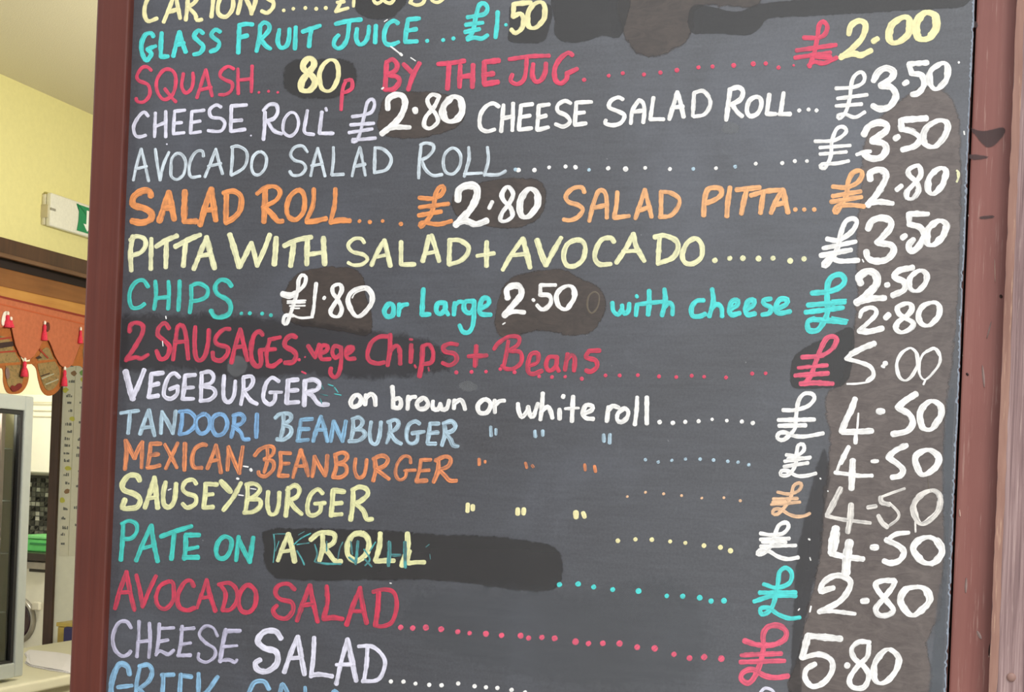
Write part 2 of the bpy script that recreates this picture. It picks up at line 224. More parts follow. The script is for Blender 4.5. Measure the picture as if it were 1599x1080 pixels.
STROKES = """
@ 180 0
# cream 24 cream lettering reading CARTONS
270,-55 220,-30 188,30 183,90 205,132 260,115
302,138 350,20 375,-60 385,10 405,115
340,75 395,55
440,125 450,40 455,-60
455,-60 510,-40 500,10 455,45
455,45 500,90 510,125 540,122
600,105 612,0 615,-60
570,-60 660,-70
c 680,-50 645,20 645,85 690,105 730,60 735,0 710,-50
765,85 780,20 790,-55
790,-55 840,40 850,88
850,88 875,10 880,-60
985,-60 940,-40 950,-10 985,10 985,45 950,80 915,70
# cream 26 row of cream dots
o 1052,65 1112,55 1187,50 1255,55 1315,50
# cream 20 cream painted price cut off by the top edge
1375,72 1455,50
1378,70 1405,20 1415,-30
1385,15 1430,10
1487,40 1492,-30
@ 540 0
175,-30 175,5 195,22 225,5 230,-30
235,-30 240,5 275,20 300,0 305,-30
405,12 420,-30
400,15 440,32 480,20 500,-20
530,-25 540,5 575,15 605,-5 610,-30
@ 180 0
# turq 26 turquoise lettering reading GLASS FRUIT JUICE
238,228 225,208 190,215 165,265 165,320 185,370 205,375
252,288 200,308
200,308 225,335 205,372
290,205 285,280 285,355
285,355 330,352
362,350 400,200
400,200 420,270 440,325
385,280 430,268
548,208 520,190 492,225 520,258 550,290 530,330 490,340
655,198 625,185 600,215 620,240 650,265 635,305 595,322
768,330 772,240 775,155
775,158 815,150 858,153
775,235 825,222
882,320 900,240 905,160
905,160 930,140 960,155 960,190 920,235 905,240
905,240 940,285 970,305
1025,185 1015,260 1035,298 1070,285 1085,240 1088,180
1128,170 1122,305
1170,198 1280,160
1225,180 1215,235 1210,290
1375,150 1460,130 1535,122
1460,130 1450,230 1425,285 1390,302 1365,280 1372,245 1395,220
@ 540 0
70,180 65,240 85,278 120,265 140,220 145,165
188,160 183,265
325,145 300,130 260,155 240,210 245,265 280,280 330,262
460,115 388,122
388,122 378,190 370,262
370,262 445,258
382,192 440,182
# turq 28 row of turquoise dots
o 508,255 608,250 672,240
# turq 26 turquoise pound sign and figure one
760,108 820,98 870,85 885,50 865,22 835,30 815,90 800,170 785,215 760,240
760,248 800,235 850,240 885,220
750,155 855,142
745,200 835,182
948,75 945,150 935,235
o 1000,155
# cream 28 cream figures reading 50
1155,15 1050,25
1050,25 1045,105
1045,105 1090,85 1110,120 1100,175 1060,205 1035,185
c 1200,15 1160,40 1135,100 1145,165 1190,170 1235,120 1245,60 1230,20
# white 9 thin white paint streaks
280,290 300,305 350,345
w15 340,335 350,345
w6 405,360 435,380
w6 240,135 260,122
w10 225,555 235,548
@ 180 0
# crim 20 crimson lettering reading SQUASH
225,440 200,418 165,425 135,475 150,505 205,530 215,590 180,635 140,635 130,615
c 345,435 300,440 260,500 262,570 300,620 350,600 375,540 375,470
310,555 345,600 378,635
425,460 415,540 440,580 475,555 487,500 485,455
510,610 565,435
565,435 585,520 605,600
535,560 600,545
740,430 705,415 665,440 655,475 690,500 730,520 725,565 690,590 650,592
765,430 768,585
855,412 850,575
770,500 850,492
# crim 20 three crimson dots
o 897,577 957,570 1015,577
# cream 34 cream figures reading 80
c 1200,460 1240,410 1235,375 1205,365 1175,400 1180,435 1235,480 1245,525 1210,565 1165,560 1165,510
w24 c 1340,375 1295,410 1275,480 1290,550 1335,568 1375,530 1395,450 1380,390
# crim 22 crimson letter p
1440,505 1420,560 1410,685
1435,505 1475,500 1478,550 1440,575 1420,575
@ 540 0
# crim 28 crimson lettering reading BY THE JUG
255,385 245,560
255,390 290,370 320,400 310,440 260,465
262,468 320,480 335,510 300,555 245,560
360,400 410,450
460,395 420,470 390,560
575,400 660,392 740,380
645,395 635,555
715,410 710,545
795,405 790,545
715,480 795,470
w32 955,378 865,388
w32 865,388 865,525
w32 865,525 950,512
w30 865,465 920,460
w24 1020,370 1150,352 1270,348
w24 1130,360 1125,440 1110,500 1070,525 1030,505 1040,465
1170,400 1165,470 1185,510 1220,500 1245,450 1250,395
1415,345 1390,330 1340,365 1305,430 1310,500 1345,520 1380,490 1380,460
1380,460 1445,430
# crim 28 row of crimson dots leading to the pound sign
o 1490,498
@ 900 0
o 48,498 202,472 290,457 422,465 525,453 628,438,32 763,420 851,415 983,408,34 1105,398,32 1183,396 1263,422,32 1357,408,16
@ 1199 0
# crim 26 crimson pound sign
225,235 310,235 355,215 372,165 345,135 320,160 310,230 290,330 260,415
180,315 425,280
170,360 390,328
255,410 290,385 350,395 430,360
w34 300,350 390,355
# cream 34 cream figures reading 2.00
505,215 520,160 570,130 610,155 590,235 530,300 455,360
460,352 540,335 580,345 645,315
w38 660,258 685,242
w38 c 840,110 780,150 755,220 780,265 840,250 885,190 880,120
w42 c 985,80 940,120 925,190 950,240 1010,235 1050,170 1045,100
# white 22 white pound sign
425,552 530,545 590,520 605,480 585,450 550,465 525,510 510,620 485,700 445,740 440,720 480,712 545,732 605,700
435,615 620,592
425,662 585,650
# white 38 white figures reading 3.50
660,505 690,450 740,425 785,450 770,490 705,535
705,535 770,545 800,600 760,665 700,680 655,660
w32 850,524 870,512
w32 995,392 880,400
w32 880,400 900,460
w34 900,460 960,470 975,530 940,580 900,590
w32 c 1075,400 1020,440 1010,510 1045,555 1100,520 1125,450 1110,400
w14 1192,390 1194,390
@ 180 0
# lav 20 white lettering reading CHEESE ROLL
205,725 180,700 145,730 115,790 125,845 155,855 190,845
250,705 245,855
315,695 315,855
250,790 315,765
435,688 370,695
370,695 362,835
362,835 430,828
365,770 415,765
555,688 478,697
478,697 470,832
470,832 532,822
472,765 530,757
660,668 630,655 590,685 600,730 660,740 685,770 665,815 620,820 580,815
w22 820,655 725,662
w22 725,662 722,820
w22 722,820 810,808
w22 725,755 790,750
w22 935,700 932,800 925,870
w22 925,690 960,655 1005,655 1015,700 990,740 945,755
w22 950,755 990,815 1040,835
w18 c 1090,705 1055,750 1050,820 1090,850 1130,820 1145,760 1125,710
1200,690 1190,750 1183,825 1240,840
w22 1290,700 1275,830
w22 1275,832 1360,832
w16 1315,675 1320,690
w12 o 848,847,12 322,900,12
@ 540 0
# lav 20 white pound sign
40,728 100,720 160,700 180,650 165,620 135,640 115,720 90,830 65,880 40,885 45,868
45,872 100,870 185,862
30,780 175,770
20,828 165,805
# white 34 white figures reading 2.80
262,680 265,620 310,592 355,600 370,650 340,730 280,790 225,835
w28 235,825 300,795 400,795
w34 432,682 436,700
w24 580,600 540,590 510,620 520,660 560,710 575,760 530,800 490,785 500,730 550,670 585,600
w36 c 670,605 620,650 605,710 640,755 695,745 725,690 715,625
# white 24 white lettering reading CHEESE SALAD ROLL
955,665 920,645 875,665 840,720 840,795 880,820 930,808
985,655 970,820
1045,645 1040,815
980,740 1045,725
1165,650 1095,658
1095,658 1080,810
1080,810 1160,800
1088,732 1150,722
1270,652 1205,660
1205,660 1195,810
1195,812 1265,795
1200,735 1250,722
1405,645 1370,630 1325,655 1325,695 1375,720 1400,760 1360,790 1310,775
1535,637 1440,640
1440,640 1430,780
1430,780 1500,770
1435,708 1490,702
@ 900 0
290,620 260,608 215,630 205,670 260,695 300,720 280,765 230,782 180,770 185,750
340,770 350,690 390,625
390,625 415,640 425,690 418,765
350,700 420,690
482,610 462,745
462,745 545,745
w26 580,745 630,575
w26 630,575 650,640 670,730
w26 600,672 665,665
735,580 728,725
735,580 790,568 830,610 835,660 800,715 735,728
w28 960,560 945,680 935,750
w28 955,560 1010,545 1040,570 1025,620 965,655
w28 975,655 1005,700 1035,725
w26 c 1120,605 1080,630 1065,690 1085,725 1130,710 1155,660 1150,615
w26 1205,590 1190,710
w26 1190,712 1245,712
w26 1295,580 1275,705
w26 1265,712 1335,712
# white 28 three white dots
o 1392,690 1450,684 1500,690
@ 180 200
# pale 18 pale lettering reading AVOCADO SALAD ROLL
112,325 135,220 162,130
162,130 185,220 208,330
125,255 195,238
250,130 262,220 280,325
280,325 300,230 335,150
c 388,158 355,190 348,250 350,300 385,320 425,290 440,220 420,170
550,175 545,145 510,145 475,190 460,260 475,305 530,300
560,305 595,220 628,130
628,130 645,200 670,285
580,238 660,220
732,120 730,200 722,292
725,120 765,112 815,140 825,190 800,250 725,295
c 895,148 860,180 850,240 865,285 900,290 935,250 945,190 925,155
1200,150 1170,112 1120,120 1095,165 1120,200 1170,215 1190,250 1160,290 1110,295 1090,270
1220,298 1240,210 1265,125
1265,125 1285,200 1310,300
1225,235 1295,222
1362,120 1362,200 1352,292
w20 1352,292 1425,288
1480,300 1500,210 1528,120
1528,120 1545,200 1562,295
w20 1500,238 1560,225
@ 540 200
w20 182,125 178,280
w20 180,122 230,130 275,170 282,210 250,260 178,278
w20 470,100 460,200 455,312
w20 465,105 500,92 545,105 545,140 510,180 470,200
w20 475,205 500,260 545,295 600,290
w18 c 660,125 620,160 608,220 625,275 670,285 710,240 718,175 695,135
w20 768,120 770,190 755,250 740,302
w18 740,285 850,280
w20 885,120 890,200 865,295
w20 865,290 950,290 998,268
# white 28 row of pale dots leading to the pound sign
o 1078,262,30 1178,262,30 1270,245 1372,240 1432,242
@ 900 200
o -5,245 198,250,32 308,255,34 430,248 584,255 872,250 1120,222 1286,218 1364,206 1440,206
# sky 26 pale blue dots among the white ones
o 78,260 730,254 992,240 -380,258
@ 180 200
# orange 36 orange lettering reading SALAD ROLL
w38 222,425 215,395 170,392 115,430 115,480 180,500 225,530 220,570 165,590 105,580
w36 275,580 310,480 335,400
w36 335,400 350,480 368,570
w32 300,500 350,495
w36 435,395 430,580
w34 430,582 505,582
w34 530,605 565,480 600,380
w34 600,380 610,460 628,575
w28 560,515 625,505
w32 695,405 690,590
w32 675,405 740,395 785,430 780,510 740,560 690,590
w34 935,380 935,480 928,585
w26 885,410 940,370 1000,365 1030,400 1005,450 920,495
w32 940,500 985,545 1015,580 1045,580
w28 c 1135,390 1090,430 1070,500 1085,555 1130,570 1175,520 1182,440 1165,395
w26 1240,380 1235,480 1195,575
w32 1195,585 1250,580 1315,565
w26 1375,380 1370,480 1345,580
w32 1345,588 1400,575 1465,578
# orange 28 row of orange dots
o 1525,582
@ 540 200
o 85,580 150,586 230,580 344,598,30
# orange 26 orange pound sign
458,435 540,440 590,420 612,385 605,362 580,375 560,420 545,500 520,560 470,615 468,595 500,590 580,600 660,580
460,495 640,472
455,545 595,520
# white 44 white figures reading 2.80
w42 700,450 705,390 750,360 810,365 820,420 790,490 740,550 685,605
w36 690,595 750,580 810,600 880,578
w24 895,500 915,460
w24 c 1010,365 975,410 985,450 1030,500 1040,550 1000,580 965,575 975,530 1020,470 1045,410
w34 c 1150,380 1105,420 1085,500 1105,550 1150,545 1195,480 1195,410
# orangelight 26 pale orange lettering reading SALAD PITTA
1490,400 1475,370 1420,375 1375,420 1390,460 1450,480 1480,510 1450,555 1400,575 1360,570
@ 900 200
80,580 105,480 135,400 165,390 185,420 190,500 190,560
100,500 185,480
255,400 250,480 235,560
235,560 330,548
368,565 400,470 428,385
428,385 450,470 470,555
395,515 460,490
530,395 528,555
525,398 590,405 640,440 635,490 590,545 520,555
w30 795,545 800,450 820,385 860,372 900,380 905,415 860,450 805,470
w30 960,370 945,470 940,550
w30 1000,385 1070,378 1145,370
w30 1065,380 1045,460 1030,535
w28 1090,420 1180,395 1280,385
w30 1170,395 1160,460 1150,530
w30 1215,530 1250,450 1290,385
w32 1290,385 1305,450 1322,525
w28 1240,480 1300,465
# orangelight 30 three pale orange dots
o 1368,508 1424,508 1486,508
@ 180 200
# cream2 30 cream lettering reading PITTA WITH SALAD + AVOCADO
w28 110,675 95,770 100,890
w26 95,700 130,675 180,690 190,730 160,775 105,795
w26 225,690 222,880
w30 255,740 320,700 385,672
w28 320,705 315,870
w30 375,740 450,700 530,665
w28 440,705 425,860
w28 490,880 530,780 570,680
w32 570,680 595,780 620,875
w26 520,800 600,785
w34 715,665 745,760 775,865
w28 780,860 820,780 850,715
w28 850,715 870,790 885,860
w28 885,860 930,760 965,665
w32 1005,685 1000,770 993,850
w28 1055,735 1130,700 1225,680
w32 1115,715 1105,790 1095,860
w32 1200,700 1195,850
w32 1300,685 1308,850
w26 1200,790 1300,775
@ 540 200
w22 115,715 95,690 50,692 15,730 40,770 110,790 135,820 100,850 50,855 15,840
w26 160,855 200,770 240,700
w28 240,700 260,780 278,860
w22 190,805 265,790
w26 345,710 345,850
w26 345,852 430,850
w28 480,830 500,760 518,675
w28 535,670 560,750 582,830
w24 500,785 570,770
w28 650,700 645,850
w28 645,700 710,700 765,740 755,790 710,830 645,850
w30 880,710 878,860
w26 820,798 925,782
w26 980,885 1040,780 1105,690
w32 1105,690 1130,780 1150,870
w24 1030,795 1130,785
w34 1195,700 1220,780 1250,855
w30 1250,855 1290,780 1345,685
w28 c 1430,700 1380,730 1360,800 1380,855 1430,860 1480,820 1495,750 1475,705
@ 900 200
w28 235,710 215,685 160,695 125,750 115,810 145,850 215,848
w28 250,840 310,750 355,660
w30 355,660 375,740 425,830
w24 290,770 390,765
w30 520,690 510,840
w30 490,680 550,670 620,700 635,750 600,810 510,845
w28 c 735,690 690,720 662,790 680,840 730,845 780,805 785,740 765,700
# cream2 38 row of cream dots leading to the pound sign
o 865,825 958,812 1040,812 1138,814 1228,812 1336,828 1422,816
@ 1199 170
# white 22 white pound sign
295,202 390,200 450,180 490,140 470,112 430,125 400,200 395,280 380,330 355,370 330,365 340,345 430,340 505,325
w20 325,242 515,228
w20 325,282 490,268
# white 38 white figures reading 3.50
w38 600,160 630,110 690,85 740,100 735,140 650,195
w38 650,200 720,215 740,250 710,300 650,310 600,285
w24 555,285 600,270 640,265
w34 795,185 815,172
w36 990,58 835,70
w36 830,70 835,130
w34 830,125 900,140 950,180 920,230 840,255
w34 c 1060,75 1000,110 970,170 985,220 1040,235 1090,190 1125,120 1110,80
# orangelight 26 pale orange pound sign
w28 405,485 490,490 560,460 590,410 575,385 530,400 500,460 490,540 450,610 430,645 415,635 440,605 520,600 600,608
405,545 580,515
395,580 585,550
# white 38 white figures reading 2.80
w38 640,440 640,400 690,380 735,400 730,450 690,520 625,600
w32 635,590 700,580 780,590
w28 805,505 835,480
w28 c 940,355 885,375 880,410 930,460 940,510 905,560 870,555 870,515 910,470 955,410
w32 c 1085,370 1040,390 1005,440 1000,500 1030,530 1080,490 1110,420 1110,385
# white 28 white pound sign
w30 370,812 440,820 520,770 555,710 535,685 490,700 460,760 440,850 410,920 360,980 350,965 390,930 450,950 565,945
w26 345,870 550,828
w30 330,915 520,880
# white 38 white figures reading 3.50
w38 625,750 650,700 710,680 765,700 760,750 680,835
w38 690,835 770,850 785,890 740,940 670,950 625,930 615,890
w32 840,805 860,790
w34 1000,655 885,655
w34 880,655 885,720
w36 880,720 950,740 975,790 940,860 895,890 880,850 910,815
w36 c 1065,700 1010,740 990,800 1005,845 1050,840 1100,780 1115,720
# cream2 12 small chip of pale yellow paint
1180,385 1195,400 1190,430 1180,455
w18 1188,400 1190,425
# white 8 tiny white flecks of paint
590,940 598,955
1225,140 1228,160
@ 180 410
# turq2 24 turquoise lettering reading CHIPS
205,150 175,110 130,120 95,170 88,230 105,280 150,280 182,258
250,115 255,200 243,290
332,118 335,200 330,288
250,222 330,215
402,115 400,200 393,298
475,150 475,230 465,312
470,145 520,130 575,160 570,210 520,235 470,240
w28 725,145 700,115 655,110 625,150 640,195 700,230 722,270 710,320 660,340 620,335 598,300
# turq2 26 row of turquoise dots
o 788,318 840,316 918,318 972,328
# white 24 white price reading 1.80
w36 1045,195 1090,205 1130,190
w22 1130,190 1180,140 1190,90 1165,78 1145,110 1140,170 1110,270 1090,330 1070,380 1050,375 1060,330 1110,330
w14 1110,330 1160,345 1235,340
w10 1075,240 1190,235
w10 1090,270 1185,268
w10 1095,285 1150,285
w12 1075,252 1185,248
w22 1255,130 1245,220
w20 1245,220 1238,290 1228,340
w20 1302,225 1308,215
w22 c 1400,135 1360,150 1360,190 1390,230 1415,290 1395,335 1355,330 1345,300 1380,240 1415,170
w26 c 1540,155 1480,180 1455,230 1470,290 1510,335 1560,310 1600,250 1605,200 1580,160
w8 1480,220 1500,190 1560,170 1590,200 1595,240
w10 1560,165 1600,200 1606,250 1570,310
# crimson2 24 crimson lettering reading 2 SAUSAGES
w26 90,430 95,390 130,375 170,390 170,440 120,530 65,610
w26 70,605 130,590 160,600 205,575
w26 335,410 310,378 275,400 265,450 310,490 340,530 320,590 280,600 258,550
w26 360,605 375,500 390,400 420,395 440,450 455,600
w24 375,495 445,490
w26 500,400 495,500 505,590 530,610 560,580 580,500 585,420
w26 715,415 685,415 650,440 625,480 640,510 700,530 700,570 660,610 615,600 608,560
w26 725,625 750,520 780,415
w26 780,415 800,500 825,610
w24 745,530 800,522
w28 920,450 900,430 870,450 850,520 850,600 880,645 910,630 905,545
w24 905,545 1000,540
w24 1030,465 960,480
w24 965,480 945,560 950,630
w26 950,640 985,645 1035,610
w28 1130,465 1100,455 1065,480 1060,520 1110,550 1130,580 1110,620 1060,625
# crim 22 two small crimson dots
o 1148,606 1185,588,14
w10 1165,680 1190,692
# crimson2 26 small crimson lettering reading vege
1205,520 1235,570 1250,590
1250,590 1275,510
1275,570 1320,550 1325,520 1290,520 1280,560 1290,600 1340,600
1410,530 1370,520 1355,560 1375,595 1410,570
1410,530 1410,620 1395,690 1370,715 1345,690 1348,660
1445,570 1480,550 1485,530 1455,530 1440,570 1455,600 1495,600
@ 540 410
# crimson2 24 crimson lettering reading Chips and Beans
w26 255,460 210,462 160,500 135,570 150,615 200,630 240,622
w28 278,450 275,540 260,640
w26 270,560 310,520 335,540 340,632
w30 408,515 405,620
w14 400,478 415,480
w28 480,520 475,620 460,710
w24 480,520 520,512 545,560 535,620 480,635
w12 430,640 438,655
w10 515,655 520,675
w26 695,510 650,505 610,525 620,555 680,570 690,610 650,640 605,625
w28 815,520 808,645
w26 765,585 880,580
w24 925,540 955,500 1020,460 1080,465 1075,510 1020,550
w24 1015,490 1000,580 985,650
w24 1020,550 1090,560 1095,620 1050,660 1000,662 975,645
w26 1150,640 1195,620 1200,570 1160,570 1140,620 1140,680 1170,695 1225,675
w26 1320,590 1270,590 1250,640 1270,675 1310,650 1320,590
w26 1320,590 1315,640 1330,675
w26 1385,570 1370,670
w26 1375,610 1410,575 1430,600 1425,675
w26 1585,548 1520,550
w26 1520,550 1500,590 1560,610 1568,650 1530,680 1500,672
# crim 26 row of crimson dots leading to the pound sign
o 690,685 785,682 876,680 965,664 1054,684 1208,710 1288,714 1370,712 1474,724
@ 900 410
o 182,704 270,704 384,702 516,710 624,714 720,706 798,712 935,717 1098,692 1182,690
# lav 30 white lettering reading VEGEBURGER
@ 180 410
w36 65,680 85,760 110,850
w28 112,840 150,750 180,670
w26 298,688 225,695
w26 225,695 220,760 208,840
w26 208,840 268,830
w26 220,768 270,755
w24 400,715 370,690 335,710 310,770 305,830 345,850 385,820 390,770
w22 390,770 340,790
w24 500,700 435,705
w26 435,705 430,780 420,850
w22 415,850 490,850
w22 430,782 490,778
w26 540,690 535,860
w24 535,690 590,680 615,710 600,750 545,770
w24 545,770 610,785 625,820 590,855 530,862
w24 680,705 675,780 680,850 710,870 740,830 750,740
w24 800,720 800,800 785,885
w24 800,715 850,710 860,745 835,785 800,800
w24 805,805 845,860 885,882
w24 1020,740 980,718 945,750 925,820 930,860 965,885 995,860 1000,815
w20 1040,808 965,810
w26 1140,730 1080,735
w28 1080,735 1070,875
w26 1070,875 1145,870
w24 1080,800 1140,795
w28 1185,740 1180,890
w26 1180,740 1240,730 1275,755 1260,790 1190,810
w26 1190,810 1230,830 1270,880 1330,885
# turqd 8 faint green flecks of old paint
1290,765 1300,790
1330,760 1360,770
1370,780 1390,810
1280,820 1325,830
1280,850 1290,880
1370,820 1410,828
# white 26 white lettering reading on brown or white roll
@ 540 410
c 50,835 30,870 45,900 85,885 95,850 75,825
125,825 120,885
122,850 155,820 180,840 185,890
290,775 295,840 295,905
295,860 330,845 345,870 335,905 300,905
390,835 385,915
388,860 410,840 435,838
c 480,845 445,875 455,910 495,910 515,880 500,850
545,865 545,910 575,915 590,880
590,880 600,915 630,910 645,860
680,860 675,910
678,880 715,855 735,880 745,915
c 860,855 825,890 835,935 880,935 905,890 890,860
930,860 930,935
932,890 960,865 990,862
1075,880 1080,930 1100,965 1130,930 1140,900
1140,900 1150,950 1170,960 1200,880
1230,815 1225,900 1215,980
1220,930 1260,900 1280,930 1290,970
1335,915 1335,975
1360,830 1356,840
1420,835 1415,920 1412,990
w18 1370,912 1455,908
1480,945 1535,920 1540,895 1500,890 1480,940 1500,970 1545,975
@ 900 410
200,900 190,990
195,930 225,895 265,905
c 300,910 260,940 255,980 280,995 315,970 325,930
380,840 375,920 365,1010
440,840 440,930 440,1005
# white 32 row of white dots leading to the pound sign
o 520,995 603,1000 680,994,28 763,990,28 848,978,24 940,986,24 1034,992,28 1102,1000
@ 180 410
# white 10 small curl of white paint
965,728 1000,720 1015,740
# turq 28 turquoise lettering reading or Large
@ 540 410
w28 c 265,260 240,300 255,335 290,330 300,290 290,260
w26 335,260 330,330
w26 332,290 355,265 385,260
w28 485,165 480,240 475,325
w28 475,325 525,322
w28 620,250 575,255 565,300 590,320 620,290 622,250
w26 622,250 620,290 640,325
w26 680,250 675,325
w26 678,270 705,245 730,245
w28 800,240 745,245 740,295 775,315 800,280 800,240
w26 800,240 800,330 790,400 765,435 730,430 710,390
w28 840,290 890,260 890,225 855,225 835,280 845,320 905,325
@ 900 410
# turq 28 turquoise lettering reading with cheese
w26 225,250 230,300 260,325 285,290 285,265
w26 285,290 300,320 325,300 330,255
w26 378,260 372,330
w20 375,205 380,215
w30 455,175 455,250 448,325
w26 385,260 520,245 555,245
w28 550,165 555,240 535,330
w26 545,290 575,250 600,270 600,325
w28 795,235 750,240 720,280 725,330 770,335 805,320
w28 848,165 855,240 830,335
w28 840,290 875,260 905,280 910,335
w30 965,290 1000,270 1010,240 975,240 955,290 970,325 1020,315
w30 1065,290 1105,265 1110,235 1075,240 1055,290 1070,325 1115,318
w28 1215,225 1170,235 1175,260 1215,280 1205,315 1160,325
w30 1250,290 1310,260 1315,230 1270,230 1245,280 1265,315 1335,305
@ 180 410
# white 34 white figures reading 2.50
@ 540 410
w36 1010,220 1005,170 1040,145 1085,150 1095,200 1040,270 990,330
w26 990,325 1050,305 1115,310
w18 1168,230 1175,236
w22 1310,140 1215,140
w22 1215,140 1215,190
w26 1210,200 1270,205 1280,250 1250,285 1220,290 1195,265
w26 c 1390,145 1340,165 1315,215 1330,270 1375,290 1410,250 1430,200 1420,160
w8 980,385 995,375
# dull 10 faint brown zero showing through the overpaint
c 1545,185 1515,215 1510,280 1535,315 1570,280 1582,220 1570,190
@ 1199 400
# turq 30 turquoise pound sign
w32 275,230 380,220 455,190 480,150 455,115 405,125 375,170 370,260 370,360 330,440 300,465 255,460 250,410 290,390
w32 290,395 370,400 485,412
250,305 480,285
235,350 470,320
w12 400,380 500,400
w10 400,275 490,270
# crimson3 28 crimson pound sign
215,630 330,620 400,580 430,520 405,500 365,515 330,580 300,660 270,740 225,800
w24 190,695 370,680
w28 170,745 375,730
w30 205,795 300,790 405,795
# white 34 white figures reading 2.50
w44 580,170 570,130 620,95 670,110 680,170 620,240 555,290
w36 555,290 640,265 730,260
w34 740,180 750,178
w36 905,70 820,90 790,130 850,160 850,210 780,245
w30 c 950,90 900,120 880,180 910,215 955,205 990,150 990,110
# white 32 white figures reading 2.80 below the 2.50
w26 575,380 590,340 640,320 675,335 670,370 620,420 570,465
w34 570,465 630,470 715,450
w36 735,385 755,365
w30 c 860,295 810,320 820,360 860,385 910,420 880,460 830,475 800,450 815,410 870,370 900,330 890,300
w30 c 1020,290 970,310 940,370 960,420 1010,430 1060,380 1075,330 1055,295
# white 24 white figures reading 5.00
w34 665,545 600,570 520,610
w30 520,610 490,640
w24 490,640 570,660 640,690 660,740 620,780
w12 650,690 668,740 635,780 560,795 495,797
w34 730,670 738,668
w20 715,685 725,690
w18 c 880,575 830,610 805,680 820,750 860,775 905,740 935,670 930,610 905,580
w14 c 1020,585 970,610 945,680 950,740 980,770 1030,730 1075,660 1070,600 1045,575
w18 990,595 1040,575 1070,615
w12 985,770 972,800
@ 160 620
# sky 24 blue lettering reading TANDOORI BEANBURGER
115,100 170,92 225,85
172,95 168,160 160,225
235,230 262,150 290,80
290,80 305,150 325,240
w22 245,190 310,185
365,225 368,160 372,90
372,90 410,160 440,225
440,225 450,160 458,88
# blue 24 deeper blue letters within TANDOORI
498,90 495,160 480,230
480,90 540,90 580,130 575,180 530,220 480,230
c 635,105 590,130 585,180 610,225 650,215 672,170 665,125
c 730,105 690,130 685,190 710,235 755,225 780,170 765,120
825,110 820,180 805,250
815,115 860,105 885,130 865,165 815,180
820,180 865,220 880,260 915,262
w26 965,105 960,250
# sky 24 blue letters reading BEANBURGER
w24 1080,130 1110,105 1170,105 1175,140 1130,170
1130,110 1130,180 1115,250
1130,172 1175,190 1175,230 1130,265 1090,262
# blue2 24 blue letters in the middle of BEANBURGER
1310,135 1240,140
1240,140 1232,200 1220,270
1215,272 1285,265
1235,200 1290,198
1315,275 1340,190 1365,120
1365,120 1385,190 1405,275
w22 1335,205 1395,200
1425,275 1435,210 1445,150
1445,150 1470,210 1500,275
1500,275 1510,210 1520,150
# sky 24 pale blue letters ending BEANBURGER
@ 540 620
45,140 45,200 30,275
40,135 80,125 105,150 90,185 50,205
50,205 100,205 120,235 80,270 20,275
158,155 150,220 160,280 190,290 210,240 220,155
275,150 275,220 255,285
262,155 310,140 330,165 310,200 270,220
275,220 310,270 345,290
460,165 435,150 395,170 380,220 385,275 415,290 445,270 450,230
490,215 415,225
580,165 525,165
525,165 520,220 510,285
510,290 560,290
520,225 575,220
w26 615,170 620,230 600,300
w26 610,165 660,150 685,180 665,210 620,225
w26 625,225 655,265 670,300 700,305
# sky 20 three pairs of pale blue ditto marks
905,185 908,240
w18 938,200 938,232
w24 1182,212 1185,245
w22 1230,210 1230,238
@ 900 660
w24 170,75 172,115
w22 210,72 208,125
# sky 24 row of pale blue dots leading to the pound sign
w24 o 431,230 511,244 596,234 681,226 773,226 857,232 946,240 1010,246 1077,262
@ 160 620
# orange2 24 orange lettering reading MEXICAN BEANBURGER
w26 145,270 150,350 140,450
w26 148,275 175,330 200,380
w26 200,380 225,320 250,280
250,280 248,360 245,440
w24 365,290 300,290
300,290 295,360 280,440
280,440 320,435 358,425
295,360 350,355
w22 390,295 430,370 465,440
w22 470,285 440,350 395,445
w26 515,290 512,455
650,300 625,295 580,320 560,380 570,435 620,440
w24 655,445 685,370 710,300
710,300 725,380 740,470
w20 675,400 730,390
w24 780,455 785,380 788,310
788,310 820,390 855,475
w24 855,475 865,390 878,310
w22 950,365 985,325 1040,305 1070,320 1060,360 1010,385
w22 1030,320 1030,390 1010,470
w24 1010,390 1065,400 1068,450 1020,495 980,485 975,465
w22 1175,350 1110,345
w24 1110,345 1115,420 1100,490
w24 1100,490 1160,490
w22 1110,415 1165,412
w24 1190,500 1215,410 1240,330
w26 1240,330 1265,410 1285,490
w20 1210,430 1265,430
w24 1310,495 1320,430 1325,370
w24 1325,370 1355,430 1390,490
w24 1390,490 1400,430 1405,365
w24 1455,360 1460,430 1440,500
w24 1450,360 1500,345 1530,365 1510,400 1460,415
w24 1460,415 1515,425 1525,470 1490,500 1440,500
@ 540 620
w22 62,385 55,450 75,500 110,490 125,440 130,390
w26 180,380 185,450 170,520
w24 170,385 225,365 262,385 245,425 190,450
w24 190,450 230,480 270,510
w20 405,410 400,375 360,370 320,420 312,480 335,515 370,500 380,455
w18 435,455 365,458
w22 530,390 470,390
w22 470,390 460,450 440,520
w26 440,525 505,520
w22 460,460 520,455
w26 580,385 575,460 548,530
w24 560,395 620,370 655,385 640,430 580,455
w26 585,455 620,490 650,520 690,520
# orange2 16 three pairs of orange ditto marks
w22 832,388 832,420
870,398 870,408
w18 1122,410 1130,440
1163,425 1172,436
w18 1492,420 1496,455
w18 1553,430 1560,465
@ 900 660
# peach 20 row of small peach dots
o 318,460 432,434 545,443 657,454 783,469 921,467 1024,486
@ 160 620
# yellow 28 pale yellow lettering reading SAUSEYBURGER
w32 232,520 215,490 165,490 125,540 135,580 200,605 235,640 215,685 165,695 125,690 140,640
w28 265,690 295,600 325,500
w30 325,500 335,600 345,690
w24 285,630 330,625
w28 395,530 380,600 385,670 420,685 450,640 460,540
w26 585,540 565,515 520,525 500,570 525,600 580,620 580,665 530,690 500,665
w28 715,545 645,540
